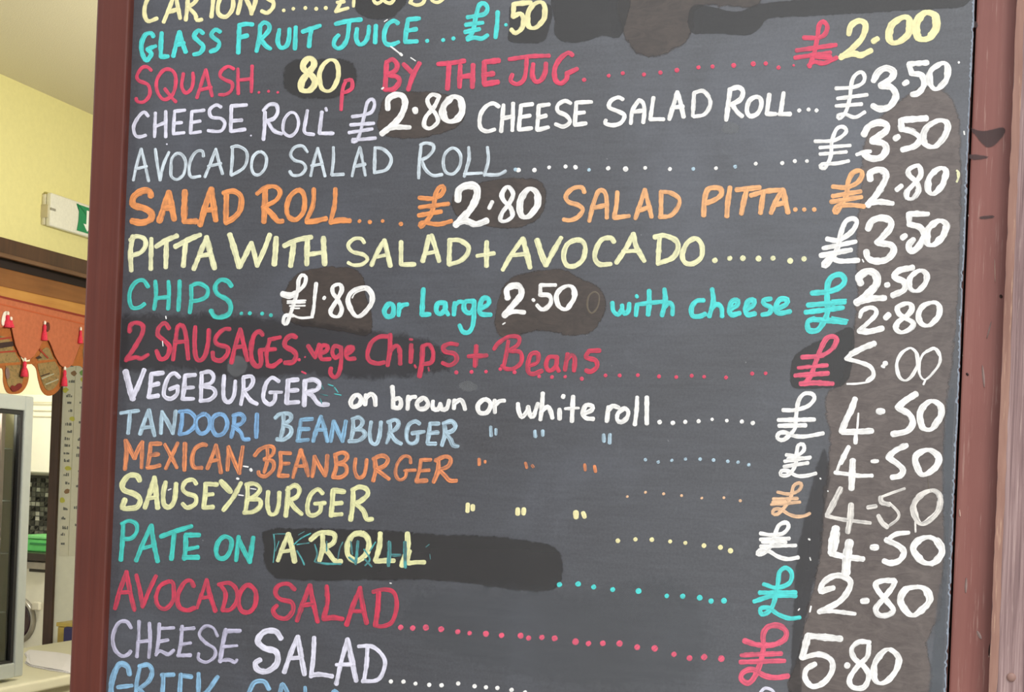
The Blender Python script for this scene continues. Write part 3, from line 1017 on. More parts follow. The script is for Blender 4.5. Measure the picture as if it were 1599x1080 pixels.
w28 645,540 640,620 630,690
w26 630,690 690,685
w24 640,610 690,605
w34 740,525 800,590
w26 865,535 820,620 755,705
w26 905,545 905,630 890,720
w24 895,545 950,540 985,570 960,610 910,635
w28 915,635 980,640 985,680 940,715 885,720
w26 1035,590 1030,660 1045,725 1080,725 1100,670 1105,595
w30 1160,565 1155,650 1145,740
w26 1150,580 1200,550 1230,575 1215,620 1165,645
w26 1170,645 1200,690 1245,730
w26 1375,600 1345,575 1300,610 1280,680 1290,730 1325,735 1360,710 1365,665
w24 1390,660 1325,665
w30 1510,590 1440,580
w28 1440,580 1435,660 1428,740
w24 1428,735 1495,730
w24 1440,665 1495,660
@ 540 620
w30 45,580 45,660 30,765
w28 40,580 85,560 130,575 135,610 90,650 50,665
w28 65,665 110,710 130,760 165,760
# cream 24 three pairs of cream ditto marks
w26 762,668 760,712
w28 793,678 793,702
w28 1074,698 1074,728
w28 1112,698 1110,728
w30 1437,718 1438,750
w28 1482,722 1492,748
@ 900 660
# cream 30 row of small cream dots
o 259,736 369,727 471,729 586,740,28 681,749 797,766,34 900,777,34 963,798,34
@ 160 620
# turq2 28 turquoise lettering reading PATE ON
w26 130,790 125,900 115,1015
w24 120,790 165,770 210,790 215,840 180,880 130,885
w26 210,1020 255,910 305,800
w28 305,800 320,910 345,1025
w20 245,945 320,925
w28 365,870 460,835 555,805
w28 450,840 440,930 430,1010
w28 605,860 520,860
w28 520,865 520,940 510,1010
w32 510,1000 595,1000
w24 525,950 595,935
w26 c 760,870 720,910 710,970 730,1005 770,1000 800,950 805,890
w24 850,870 842,940 835,1020
w26 850,880 880,950 920,1030
w28 920,1030 930,950 942,875
# yellow 26 pale yellow lettering reading A ROLL painted over old turquoise letters
w26 1095,1020 1125,940 1160,855
w32 1160,855 1185,940 1200,1025
w22 1110,965 1185,955
w28 1300,890 1350,850 1410,845 1450,860 1440,910 1370,945
w30 1375,860 1375,940 1355,1020
w28 1385,945 1415,975 1450,1020 1490,1025
@ 540 620
w32 c 95,850 45,860 10,920 15,990 70,1020 125,980 145,920 130,870
w30 215,850 210,930 185,1020
w28 185,1025 240,1020 300,1020
w34 385,850 385,940 350,1050
w26 400,960 385,1030 440,1030 490,1030
# turqd 12 worn turquoise letters showing under A ROLL
@ 160 620
w7 1065,855 1140,852
w9 1070,860 1075,930 1065,1030
w8 1100,900 1080,960
w8 1195,920 1240,880 1300,850
w8 1215,920 1290,910
w12 1215,960 1240,1000 1260,1045
w8 1225,860 1260,840
w10 1325,920 1340,980 1325,1025
w12 1330,1030 1400,1040 1490,1040
w10 1400,900 1400,960
w10 1470,1010 1480,950 1500,905
w10 1550,900 1560,980
@ 540 620
w18 75,900 70,960 62,1040
w10 115,950 150,1010 120,1050
w10 150,960 185,905
w14 120,1010 160,1055
w24 270,905 272,970 265,1050
w18 290,985 340,985
w22 370,905 370,980 372,1060
w7 500,935 520,918
w6 525,980 528,1010
w14 20,1000 60,1030
# white 26 white pound sign beside the topmost 4.50
@ 1199 590
w24 95,200 170,200 250,175 290,130 275,100 225,100 190,150 175,250 165,320 100,385 60,375 70,345 110,340 160,360 230,365 345,345
65,262 290,260
70,298 235,295
# white 22 white pound sign beside the second 4.50
115,480 180,485 225,450 220,415 190,420 180,470 170,550 125,605 80,605 85,580 125,580 180,610 240,610 300,595
105,520 265,495
100,553 250,530
125,505 260,500
# peach 20 peach pound sign
60,712 130,725 190,705 210,670 195,655 160,675 145,740 110,800 60,850 30,845 40,820 80,820 130,850 180,865 230,860 262,845
35,755 185,752
22,790 200,775
30,775 110,772
# white 24 white pound sign beside the lowest 4.50
@ 900 660
1150,690 1220,700 1290,690 1325,650 1310,622 1265,640 1240,700 1220,760 1170,815 1130,820 1145,795 1200,800 1260,835 1320,850 1385,840
w22 1150,728 1330,722
w22 1150,770 1370,765
w18 1160,745 1310,745
@ 1199 590
# white 34 white figures of the topmost 4.50
w36 545,130 520,200 490,260 460,335
w34 465,338 560,335 650,330
w12 565,220 560,300 553,350
w24 550,350 547,405
w38 690,208 720,208
w38 925,100 860,140 810,185
w36 810,185 880,225 905,280 870,330 780,350
w18 775,350 785,360
w34 c 1020,145 965,185 950,250 970,310 1020,320 1060,270 1085,215 1075,170
# white 26 white figures of the second 4.50
w30 505,430 480,480 455,530
w16 450,530 430,585
w24 420,590 500,600 570,610 650,610
w38 530,515 522,690
w22 650,520 685,518
w34 865,420 800,450 750,495
w34 750,495 810,535 845,575 825,610 775,620
w36 c 990,450 930,480 925,540 960,600 1010,590 1050,550 1070,500 1040,465
# dull 4 faint drip line between two zeros
1000,620 1005,700
# dullwhite 26 thinly painted white figures of the third 4.50
w32 455,690 420,760 390,820 370,855
w22 365,860 450,880 560,895 640,905
w36 520,790 515,870 500,960
w24 625,808 675,800
w16 855,690 780,715 715,740
w28 705,745 710,775 760,790
w16 760,780 815,840 810,880 760,920
w28 690,860 715,905 745,930
w32 c 1010,705 950,735 910,800 920,860 960,910 1030,870 1075,800 1075,740 1050,710
w12 920,900 922,960
@ 1199 810
# white 36 white figures of the lowest 4.50
w56 425,60 415,120 400,210
w34 395,215 480,235 595,250
w52 510,145 495,230 488,335
w38 650,177 680,177
w26 880,85 800,95 740,135
w34 740,130 820,170 850,210 820,260 765,275 725,262
w38 c 1010,115 945,130 910,180 930,230 975,270 1040,270 1085,210 1065,145
w10 975,275 1030,292
# white 34 white figures reading 2.80 on the pate line
w34 410,430 370,440 330,450 345,400 400,360 460,355 515,390 500,450 440,520 320,580
w24 315,580 400,575 545,592
w34 590,512 620,510
w32 790,385 720,385 675,405 690,450 750,520 785,570 750,600 695,600 675,560 720,500 775,430 795,390
w38 c 930,425 860,440 830,510 860,570 910,600 970,560 1010,500 985,440
# white 38 white figures reading 5.80
w38 455,748 250,728
w40 250,730 235,790 215,865
w32 215,865 320,845 395,880 400,950 350,1020 280,1045 235,1000 240,940 295,905
w42 492,913 500,916
w30 635,770 570,768 525,810 540,870 600,920 630,980 600,1050 530,1050 510,1000 560,920 620,860 630,790
w32 c 755,815 700,850 665,920 665,990 700,1025 760,1000 810,920 815,860
# turq 26 turquoise pound sign beside the pate price
@ 900 810
1170,408 1250,430 1330,400 1345,340 1310,305 1270,330 1260,400 1240,500 1210,570 1160,595 1150,560 1200,555 1260,595 1330,620 1395,615
1145,460 1370,458
1110,515 1230,480 1370,480
# crimson3 28 crimson pound sign beside the 5.80
w32 1050,760 1130,785 1230,785 1300,750 1310,700 1260,665 1195,675 1165,730 1170,800 1150,900 1110,990 1070,1025 1030,1000 1040,960 1100,940 1180,980 1250,990 1320,980
1030,850 1280,840
1025,893 1300,885
# turq 34 row of turquoise dots leading to the pound sign
o 12,406 108,424 227,440 388,450,40 565,480 665,482,38 770,492,38 842,512,36 922,510,38
@ 540 810
o 1335,410 1448,406
# crimson3 38 row of crimson dots below the salad lettering
o 343,677 418,680,36 500,678 596,688 700,704 773,713,34 876,716,42 973,726 1092,728 1142,743 1225,738 1305,745 1434,766,44 1516,777 1605,775
@ 900 810
o 76,776 165,776 270,777,42 380,800 490,807,42 610,844,34 707,868 798,862,42 905,872,44
@ 160 810
# crimson2 26 crimson lettering reading AVOCADO SALAD
78,560 110,440 150,330
150,330 170,440 200,570
w22 105,460 170,455
w24 212,350 235,450 250,545
w24 250,550 290,450 335,355
w24 c 415,390 360,420 335,490 350,545 395,560 440,510 445,440 440,400
w26 570,420 550,385 510,400 470,480 480,550 530,570 575,555
w22 590,555 620,470 650,380
w26 650,380 670,470 705,575
w20 610,495 670,485
w24 735,410 770,470 750,570
w24 725,410 790,400 835,440 840,510 800,565 750,570
w26 c 905,412 860,460 850,520 870,575 920,580 955,530 955,450
w26 1200,440 1160,405 1100,415 1080,460 1110,500 1180,520 1190,570 1150,620 1090,610 1065,570 1090,540
w28 1215,635 1255,520 1295,415
w28 1295,415 1315,520 1345,640
w24 1245,540 1315,530
w28 1400,420 1405,520 1380,625
w30 1380,625 1440,615 1500,625
@ 540 810
w28 5,660 45,540 90,430
w28 90,430 105,540 130,650
w24 45,575 110,575
w30 205,460 200,560 185,660
w24 170,455 240,440 300,460 318,540 290,640 230,670 180,665
@ 160 810
# lilac 22 lilac lettering reading CHEESE
180,680 150,640 100,650 65,730 75,810 120,855 160,845 175,825
228,640 225,750 215,860
w22 293,650 298,760 290,865
w20 220,768 300,758
445,680 355,685
355,655 350,750 335,850
335,845 360,825 410,845 445,820
w20 360,765 410,755
572,682 490,690
498,670 490,770 475,850
470,852 550,850
490,785 550,775
w20 718,730 690,680 640,670 605,720 640,770 700,810 700,860 650,895 600,875 600,840
w26 860,698 770,698
w26 770,690 750,790 735,890
730,885 790,880 825,895 840,880
w20 755,797 840,792
# lav 34 white lettering reading SALAD
w34 1115,745 1080,700 1010,705 970,760 1010,805 1085,830 1090,900 1030,950 970,940 955,900 985,880
w28 1135,955 1175,840 1220,735
w30 1220,735 1240,850 1262,970
w22 1165,870 1240,865
w26 1322,740 1318,850 1302,985
w26 1302,975 1360,970 1435,982
w26 1460,1030 1495,880 1530,755
w28 1530,755 1555,880 1585,1010
w22 1480,910 1570,910
@ 540 810
w28 10,750 40,880 65,1010
w22 -60,910 50,905
w26 135,800 130,900 115,1005
w24 80,795 160,795 220,840 245,900 220,980 180,1010 105,1012
# white 30 row of white dots after SALAD
o 282,1014 360,1016 435,1028 521,1035 598,1038 702,1027 804,1044 875,1051 947,1055 1035,1067,34 1120,1082
@ 160 810
# blue2 28 blue lettering reading GREEK
w32 170,970 155,920 110,905 75,960 55,1040 60,1110 110,1130
w24 95,1050 185,1040
w26 235,920 215,1020 210,1120
w26 230,920 285,910 310,950 290,1010 230,1060
w26 230,1060 300,1140
w26 370,975 445,972
w26 380,970 378,1040 370,1130
w26 485,975 555,985
w26 490,970 485,1040 480,1130
w26 600,965 600,1040 595,1130
w26 720,985 660,1070 610,1110
# blue2 26 tops of blue letters cut off by the bottom edge
w28 1040,1060 1010,1015 950,1020 915,1080
w24 1110,1080 1125,1030 1155,1080
w20 1265,1050 1265,1110
w22 1430,1100 1450,1072 1480,1100
@ 900 810
# lav 18 top of a white pound sign cut off by the bottom edge
1150,1080 1180,1055 1225,1070 1240,1100
# white 8 tiny flecks of white paint by the prices
@ 1199 810
w10 255,125 262,130
w7 262,240 268,258
w10 270,545 262,580
w8 190,570 198,560
@ 1199 590
w10 326,626 330,630
w8 374,704 376,708
@ 160 620
w16 925,450 930,458
w12 840,507 850,509
w8 880,430 910,435
w7 410,580 428,572
w7 850,610 880,614
w6 925,570 960,575
@ 180 410
w6 295,490 298,520
w7 315,335 318,350
@ 540 810
w6 275,400 285,402
"""
PATCHES = """
brown 14 brown tinted overpaint band behind the right hand prices|1352,215 1395,165 1450,135 1490,160 1500,230 1500,330 1494,500 1482,600 1474,700 1474,880 1466,960 1448,1000 1440,1090 1245,1090 1250,1010 1264,940 1280,870 1284,790 1296,700 1290,620 1315,590 1332,520 1338,460 1338,400 1344,300
umber 12 brown overpaint patch at the top edge|970,-10 1085,-10 1180,-10 1175,12 1092,10 1080,52 1062,72 1030,86 1000,84 978,60
black 5 black overpaint patch at the top edge left of the brown one|868,-10 866,30 868,58 890,67 915,64 940,56 966,58 978,30 976,-10
black 5 black overpaint strip at the top edge right of the brown one|1084,8 1150,18 1200,4 1360,-6 1500,-10 1505,10 1420,16 1320,22 1260,25 1200,30 1185,45 1165,55 1120,52 1078,50
black 5 black overpaint square behind the cream 50|795,40 794,64 825,67 850,64 858,40 860,8 810,4 796,12
black 6 black overpaint patch behind the cut off cream price|555,-10 556,16 575,28 600,30 622,20 632,-10
black 8 black overpaint oval behind the cream 80|448,100 446,138 470,152 520,152 552,140 556,110 540,94 490,92
umber 8 brown overpaint patch behind the upper 2.80|592,178 604,150 640,143 690,146 722,160 722,190 695,206 650,216 612,214 590,202
umber 8 brown overpaint patch behind the lower 2.80|708,306 755,284 820,278 850,290 848,330 822,352 780,356 740,346 712,334
umber 7 brown overpaint patch behind the 1.80|440,478 452,440 474,424 510,417 552,420 568,436 572,465 582,500 574,524 540,518 500,512 456,504
umber 8 brown overpaint patch behind the middle 2.50|778,470 796,436 830,424 880,421 908,436 936,450 946,478 930,512 900,524 840,516 790,528 774,508
black 5 black overpaint patch around the crimson pound sign|1238,560 1262,540 1290,528 1330,512 1332,560 1318,600 1280,606 1238,602
warmblack 26 dark overpaint band behind the sausages line|186,500 280,492 440,498 560,515 640,525 690,545 700,575 600,590 480,585 380,592 290,575 190,575
black 8 dark overpaint smear behind A ROLL|412,850 424,826 560,827 680,834 800,840 866,855 878,885 868,918 820,922 740,912 660,905 500,906 425,898
warmblack 9 dark brushed margin left of the lowest prices|1286,700 1296,740 1288,800 1282,860 1266,930 1252,1000 1250,1090 1232,1090 1238,980 1244,870 1258,800 1272,740
slate 10 grey brushed strip along the right edge of the panel|1484,610 1496,640 1488,800 1482,900 1472,1090 1450,1090 1462,960 1474,860 1472,720
pale 8 pale scuff under the word ROLL|1128,196 1142,190 1156,198 1150,208 1132,208
pale 9 pale smudge above VEGEBURGER|358,560 380,556 386,576 372,588 356,580
pale 9 pale smudge above the word or|718,600 732,594 746,604 738,612 722,610
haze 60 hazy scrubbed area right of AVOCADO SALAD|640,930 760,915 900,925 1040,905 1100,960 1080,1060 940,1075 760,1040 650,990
"""
# facade beyond the photograph's edges: weatherboards right of the post, header above, boards under the menu
clad = wood('painted cladding', (80, 50, 46), (112, 78, 72), (140, 104, 98), .65, 5, 60, .3)
wall_f = bpy.data.objects.new('wall_front', None); COL.objects.link(wall_f); struct(wall_f)
cladh = wood('painted cladding board', (80, 50, 46), (112, 78, 72), (140, 104, 98), .65, 70, 3, .3, axis='X')
for k in range(16):
    z = .02 + k * .16
    box('plank', (xR1 + .14, D + .015, z), (xR1 + 2.0, D + .035, z + .156), cladh, wall_f, bev=.002, seg=1)
for k in range(16):
    z = .02 + k * .16
    box('plank', (xL1 + .002, D + .015, z), (xG1 - .002, D + .035, z + .156), cladh, wall_f, bev=.002, seg=1)
box('header_board', (-3.4, D - .02, 2.6), (xR1 + 2.0, D + .12, 2.95), cladh, wall_f, bev=.004)
# ================================================================= THE MENU BOARD
def board_material():
    t = NT('black chalkboard paint'); v = t.coord()
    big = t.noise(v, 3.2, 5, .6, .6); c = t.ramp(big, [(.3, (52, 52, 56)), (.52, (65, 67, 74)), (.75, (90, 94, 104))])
    vb = t.coord(scale=(14, 14, 150)); hb = t.noise(vb, 1, 5, .65, .3)
    c = t.mix(.22, c, t.ramp(hb, [(.3, (40, 40, 42)), (.7, (92, 95, 100))]))
    vc = t.coord(scale=(320, 320, 320)); fine = t.noise(vc, 1, 3, .7)
    c = t.mix(.14, c, t.ramp(fine, [(.3, (24, 24, 25)), (.7, (120, 120, 124))]))
    vs = t.coord(scale=(7, 7, 7)); dust = t.noise(vs, 1.6, 8, .75, 2.5)
    c = t.mix(t.ramp(dust, [(.60, G(0)), (.8, G(.25))]), c, lin((128, 132, 138)))
    vg = t.coord(scale=(110, 110, 110)); sp = t.noise(vg, 1.0, 2, .5); c = t.mix(t.ramp(sp, [(.76, G(0)), (.79, G(.5))]), c, lin((150, 150, 152)))
    t.l(c, t.b.inputs['Base Color'])
    t.l(t.ramp(big, [(.3, G(.42)), (.7, G(.34))]), t.b.inputs['Roughness'])
    t.b.inputs['Specular IOR Level'].default_value = 1.0; t.bump(t.mix(.5, hb, fine), .10, .001); return t.m
M_BOARD = board_material()
def paint(name, c, thin, tint=(70, 70, 76)):
    """signwriter's enamel: streaks run along the stroke (UV: u along, v across), thin paint lets the board through"""
    t = NT('enamel ' + name); cc = t.n('TexCoord'); mp = t.n('Mapping'); mp.inputs['Scale'].default_value = (22, 620, 1)
    t.l(cc.outputs['UV'], mp.inputs['Vector']); st = t.noise(mp.outputs[0], 1, 4, .62, .25)
    mp2 = t.n('Mapping'); mp2.inputs['Scale'].default_value = (90, 90, 1); t.l(cc.outputs['UV'], mp2.inputs['Vector']); bl = t.noise(mp2.outputs[0], 1, 3, .6)
    a = t.ramp(st, [(.34, G(min(1, thin * 1.5))), (.50, G(thin * .55)), (.62, G(0))]); b = t.ramp(bl, [(.3, G(thin * .8)), (.55, G(0))])
    c0 = lin(c); lo = tuple(x * .84 for x in c0[:3]) + (1,)
    col = t.mix(t.ramp(bl, [(.3, G(0)), (.7, G(1))]), lo, c0)
    col = t.mix(t.ramp(st, [(.36, G(min(.8, .12 + thin * .9))), (.56, G(0))]), col, tuple(x * .76 for x in c0[:3]) + (1,))
    col = t.mix(a, col, lin(tint)); col = t.mix(b, col, lin(tint))
    at = t.n('Attribute', attribute_name='edge'); ma = t.n('Math', operation='MULTIPLY_ADD'); t.l(at.outputs['Fac'], ma.inputs[0]); ma.inputs[1].default_value = -.55 - thin * .5; ma.inputs[2].default_value = .58 + thin * .3
    mb = t.n('Math', operation='ADD'); t.l(ma.outputs[0], mb.inputs[0]); t.l(st, mb.inputs[1]); t.l(t.ramp(mb.outputs[0], [(.40, G(0)), (.47, G(1))]), t.b.inputs['Alpha'])
    t.l(col, t.b.inputs['Base Color']); t.b.inputs['Roughness'].default_value = .42
    t.bump(st, .12, .0004); return t.m
PAINT = {k: paint(k, c, th) for k, (c, th) in {
    'cream': ((245, 236, 178), .10), 'cream2': ((240, 238, 190), .16), 'turq': ((82, 222, 218), .16), 'turq2': ((70, 206, 194), .26),
    'turqd': ((84, 186, 186), .95), 'white': ((254, 252, 248), .17), 'lav': ((232, 230, 246), .22), 'lilac': ((200, 196, 220), .34),
    'crim': ((228, 74, 104), .22), 'crimson2': ((214, 62, 88), .36), 'crimson3': ((238, 96, 124), .26), 'pale': ((218, 230, 238), .30),
    'blue': ((136, 184, 230), .36), 'blue2': ((146, 194, 228), .38), 'sky': ((188, 216, 232), .36), 'orange': ((244, 158, 92), .24),
    'orange2': ((242, 150, 96), .42), 'orangelight': ((248, 184, 126), .20), 'peach': ((246, 200, 158), .24), 'yellow': ((236, 235, 176), .22),
    'dull': ((112, 100, 82), .3), 'dullwhite': ((240, 234, 226), .34)}.items()}
board = root('chalkboard_menu', 'black chalkboard menu of hand painted food prices between two red timber posts', 'menu board', (0, 0, 0))
zt = onY(800, -60, D).z + .12; zb = onY(800, 1140, D).z - .1
org = Vector(((xL1 + xB1) / 2, D, zb)); board.location = org
# slab with a slightly chipped right edge
bm = bmesh.new(); N = 300; prev = None
for i in range(N + 1):
    z = zb + (zt - zb) * i / N
    j = (random.random() ** 6) * .0016 + .0003 * math.sin(z * 31) + .0002 * math.sin(z * 97)
    xr = xB1 - j
    row = [bm.verts.new(Vector(p) - org) for p in ((xL1, D, z), (xr - .0014, D, z), (xr - .0004, D + .0004, z), (xr, D + .0025, z), (xr + j * .5, D + .0118, z), (xL1, D + .0118, z))]
    if prev:
        for k in range(6): bm.faces.new((prev[k], prev[(k + 1) % 6], row[(k + 1) % 6], row[k]))
    else: bm.faces.new(row[::-1])
    prev = row
bm.faces.new(prev); bmesh.ops.recalc_face_normals(bm, faces=bm.faces[:])
me = bpy.data.meshes.new('panel'); bm.to_mesh(me); bm.free(); panel = link('panel', me, M_BOARD, board)
# pale chipped arris down the right edge, the bevel's highlight painted in
worn = plain('worn grey highlight edge', (126, 134, 146), .6, .25, scale=160)
bm = bmesh.new(); prev = None
for i in range(N * 2 + 1):
    z = zb + (zt - zb) * i / (N * 2); wv = .0007 + .0016 * random.random() ** 3
    pz = panel.data.vertices
    k = min(N, i // 2) * 6; xr = pz[k + 2].co.x + org.x
    a = bm.verts.new(Vector((xr - wv, D - .0003, z)) - org); b = bm.verts.new(Vector((xr + .0004, D + .0001, z)) - org); c = bm.verts.new(Vector((xr + .0008, D + .0012, z)) - org)
    if prev: bm.faces.new((prev[0], prev[1], b, a)); bm.faces.new((prev[1], prev[2], c, b))
    prev = (a, b, c)
me = bpy.data.meshes.new('worn_highlight_edge'); bm.to_mesh(me); bm.free(); o = link('worn_highlight_edge', me, worn, board); o['label'] = 'pale chipped right edge of the board with a painted highlight'
# near-black backing, the gap's shade put into its colour
struct(box('trim_4', (xB1 - .03, D + .0815, 0), (xG1 + .03, D + .10, 2.6), shadow_gap))
# ---- overpaint patches: soft edged thin coats (the vertex attribute cover fades the brushed border)
def coat(name, c1, c2, top, rough=.42):
    t = NT(name); v = t.coord(scale=(60, 60, 60)); nz = t.noise(v, 1, 5, .7, .8); v2 = t.coord(scale=(22, 22, 22)); v3 = t.coord(scale=(34, 34, 90), rot=(0, .7, 0)); n2 = t.mix(.55, t.noise(v2, 1, 5, .6, 1.5), t.noise(v3, 1, 4, .7, 2.2))
    t.l(t.ramp(n2, [(.38, c1), (.62, c2)]), t.b.inputs['Base Color']); t.b.inputs['Roughness'].default_value = rough; t.b.inputs['Specular IOR Level'].default_value = .9
    at = t.n('Attribute', attribute_name='cover')
    s1 = t.n('Math', operation='MULTIPLY_ADD'); t.l(at.outputs['Fac'], s1.inputs[0]); s1.inputs[1].default_value = 1.5; s1.inputs[2].default_value = -.75
    s2 = t.n('Math', operation='ADD'); t.l(s1.outputs[0], s2.inputs[0]); t.l(nz, s2.inputs[1])
    al = t.ramp(s2.outputs[0], [(.38, G(0)), (.62, G(top))]); t.l(al, t.b.inputs['Alpha'])
    t.bump(nz, .15, .0005); return t.m
COAT = {'brown': coat('brown tinted blackboard paint', (78, 67, 63), (104, 93, 88), .9), 'umber': coat('dark umber blackboard paint', (54, 45, 40), (74, 63, 56), .9), 'pale': coat('pale rubbed chalk', (112, 114, 116), (140, 142, 144), .35),
        'black': coat('fresh black paint', (40, 38, 37), (50, 48, 47), .72, .45),
        'warmblack': coat('warm black paint', (40, 36, 36), (50, 45, 45), .48), 'slate': coat('grey blue scuffing', (78, 83, 90), (98, 103, 109), .45),
        'haze': coat('painted sky haze', (84, 87, 92), (96, 99, 104), .22)}  # haze coat paints the sky's reflection on the lower board
def soft_patch(name, pts, soft, Y, mat, parent, label, xmin=-9, xmax=9):
    P = catmull([tuple(map(float, q.split(','))) for q in pts.split()], True, 7); n = len(P)
    x0, x1 = min(p[0] for p in P) - soft, max(p[0] for p in P) + soft; y0, y1 = min(p[1] for p in P) - soft, max(p[1] for p in P) + soft
    st = max(2.2, min(6.0, soft * .4)); nx, ny = int((x1 - x0) / st) + 1, int((y1 - y0) / st) + 1
    def sd(x, y):
        ins = False; best = 1e9
        for i in range(n):
            ax, ay = P[i]; bx, by_ = P[(i + 1) % n]
            if (ay > y) != (by_ > y) and x < (bx - ax) * (y - ay) / (by_ - ay) + ax: ins = not ins
            dx, dy = bx - ax, by_ - ay; L = dx * dx + dy * dy or 1; t = max(0, min(1, ((x - ax) * dx + (y - ay) * dy) / L))
            d2 = (ax + dx * t - x) ** 2 + (ay + dy * t - y) ** 2
            if d2 < best: best = d2
        best = math.sqrt(best); return best if ins else -best
    cov = {}
    # distances on a coarse lattice, interpolated by the mesh itself
    for i in range(nx + 1):
        for j in range(ny + 1):
            cov[i, j] = max(0, min(1, .5 + sd(x0 + i * st, y0 + j * st) / (2 * soft)))
    bm = bmesh.new(); lay = bm.verts.layers.float.new('cover'); vs = {}; org_ = world(parent)
    def V(i, j):
        if (i, j) not in vs:
            q = onY(x0 + i * st, y0 + j * st, Y); q.x = min(max(q.x, xmin), xmax); v = bm.verts.new(q - org_); v[lay] = cov[i, j]; vs[i, j] = v
        return vs[i, j]
    for i in range(nx):
        for j in range(ny):
            if max(cov[i, j], cov[i + 1, j], cov[i, j + 1], cov[i + 1, j + 1]) > .02: bm.faces.new((V(i, j), V(i, j + 1), V(i + 1, j + 1), V(i + 1, j)))
    me = bpy.data.meshes.new(name); bm.to_mesh(me); bm.free(); o = link(name, me, mat, parent)
    if label: o['label'] = label
    return o
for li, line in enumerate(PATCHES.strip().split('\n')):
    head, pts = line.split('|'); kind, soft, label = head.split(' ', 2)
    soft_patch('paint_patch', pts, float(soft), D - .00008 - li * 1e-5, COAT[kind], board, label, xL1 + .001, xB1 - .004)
# ---- lettering: every brush stroke a ribbon of paint lying on the board
def kind_name(lb):
    if 'sign and' in lb or 'reading' in lb and 'figures' not in lb and 'price' not in lb: return 'lettering'
    for key, nm in (('dots', 'dot'), ('ditto', 'ditto_mark'), ('figures', 'price'), ('pound', 'pound_sign'), ('price', 'price'), ('fleck', 'paint_fleck'), ('streak', 'paint_fleck'), ('chip', 'paint_fleck'), ('curl', 'paint_fleck')):
        if key in lb: return nm
    return 'lettering'
NS = 0
def ribbon(bm, uvl, P, wd, closed, d0, call=False):
    n = len(P); rng = random.Random(int(P[0][0] * 13 + P[0][1] * 7)); ph = rng.random() * 6; ph2 = rng.random() * 6; u = rng.random() * 9; v0 = rng.random() * 9
    rows = []; M = 5; hw = wd / 2
    def pt(x, y, h): return onY(x, y, D - d0 - h) - org
    L = 0; tot = sum(math.dist(P[i], P[i + 1]) for i in range(n - 1)) or 1
    for i in range(n):
        a = P[(i - 1) % n] if (closed or i) else P[0]; b = P[(i + 1) % n] if (closed or i < n - 1) else P[-1]
        dx, dy = b[0] - a[0], b[1] - a[1]; q = math.hypot(dx, dy) or 1; dx /= q; dy /= q
        if i: L += math.dist(P[i], P[i - 1])
        wv = 1 + .07 * math.sin(L * .21 + ph) + .05 * math.sin(L * .57 + ph2) + .03 * rng.uniform(-1, 1)
        if not closed: wv *= .93 + .07 * math.sin(math.pi * min(1, L / tot))
        if closed and call: wv *= .74 + .40 * abs(dy) ** 1.3
        rows.append((P[i][0], P[i][1], dx, dy, hw * wv, L))
    lens = None
    if closed and call:
        turn = sum(P[i - 1][0] * P[i][1] - P[i][0] * P[i - 1][1] for i in range(n)) / 2; bw = (max(p[0] for p in P) - min(p[0] for p in P)) * (max(p[1] for p in P) - min(p[1] for p in P))
        if abs(turn) > .62 * bw:
            it = min(range(n), key=lambda i: P[i][1]); ib = max(range(n), key=lambda i: P[i][1]); mx_, my_ = (P[it][0] + P[ib][0]) / 2, (P[it][1] + P[ib][1]) / 2
            lens = (math.atan2(P[it][1] - my_, P[it][0] - mx_ + wd * .3), mx_, my_, 1 if turn > 0 else -1)
    if not closed:                      # round brush ends, a little uneven
        def cap(r, s):
            x, y, dx, dy, h, l = r; out = []
            for f in (.97, .80, .45): 
                e = h * math.sqrt(1 - f * f) if f < 1 else 0
                out.append((x + dx * s * h * f * .8, y + dy * s * h * f * .8, dx, dy, max(e, h * .22), l + s * h * f))
            return out
        rows = cap(rows[0], -1) + rows + cap(rows[-1], 1)[::-1]
    V = []; eg = bm.verts.layers.float['edge']
    px = .00078
    for x, y, dx, dy, h, l in rows:
        R = []
        for k, s_ in enumerate((-1, -.78, 0, .78, 1)):
            hh = h
            if lens and s_ * lens[3] > 0:
                aa = math.atan2(y - lens[2], x - lens[1]) - lens[0]; hh = h * (.80 + .34 * math.sin(2 * aa) ** 2)
            v = bm.verts.new(pt(x - dy * hh * s_, y + dx * hh * s_, (0, .00007, .00010, .00007, 0)[k])); v[eg] = abs(s_); R.append((v, ((u + l * px), v0 + h * s_ * px)))
        V.append(R)
    pairs = list(zip(V, V[1:])) + ([(V[-1], V[0])] if closed else [])
    for A, B in pairs:
        for k in range(4):
            f = bm.faces.new((A[k][0], B[k][0], B[k + 1][0], A[k + 1][0])); f.smooth = True
            for lp, uv in zip(f.loops, (A[k][1], B[k][1], B[k + 1][1], A[k + 1][1])): lp[uvl].uv = uv
def clusters(items, gap):
    par = list(range(len(items)))
    def fd(i):
        while par[i] != i: i = par[i]
        return i
    bb = [(min(p[0] for p in P), max(p[0] for p in P), min(p[1] for p in P), max(p[1] for p in P)) for P, *_ in items]
    for i in range(len(items)):
        for j in range(i):
            g = gap + (items[i][1] + items[j][1]) * .25
            if fd(i) == fd(j) or bb[i][0] - g > bb[j][1] or bb[j][0] - g > bb[i][1] or bb[i][2] - g > bb[j][3] or bb[j][2] - g > bb[i][3]: continue
            if min((a[0] - b[0]) ** 2 + (a[1] - b[1]) ** 2 for a in items[i][0][::2] + items[i][0][-1:] for b in items[j][0][::2] + items[j][0][-1:]) < g * g: par[fd(i)] = fd(j)
    out = {}
    for i in range(len(items)): out.setdefault(fd(i), []).append(items[i])
    return list(out.values())
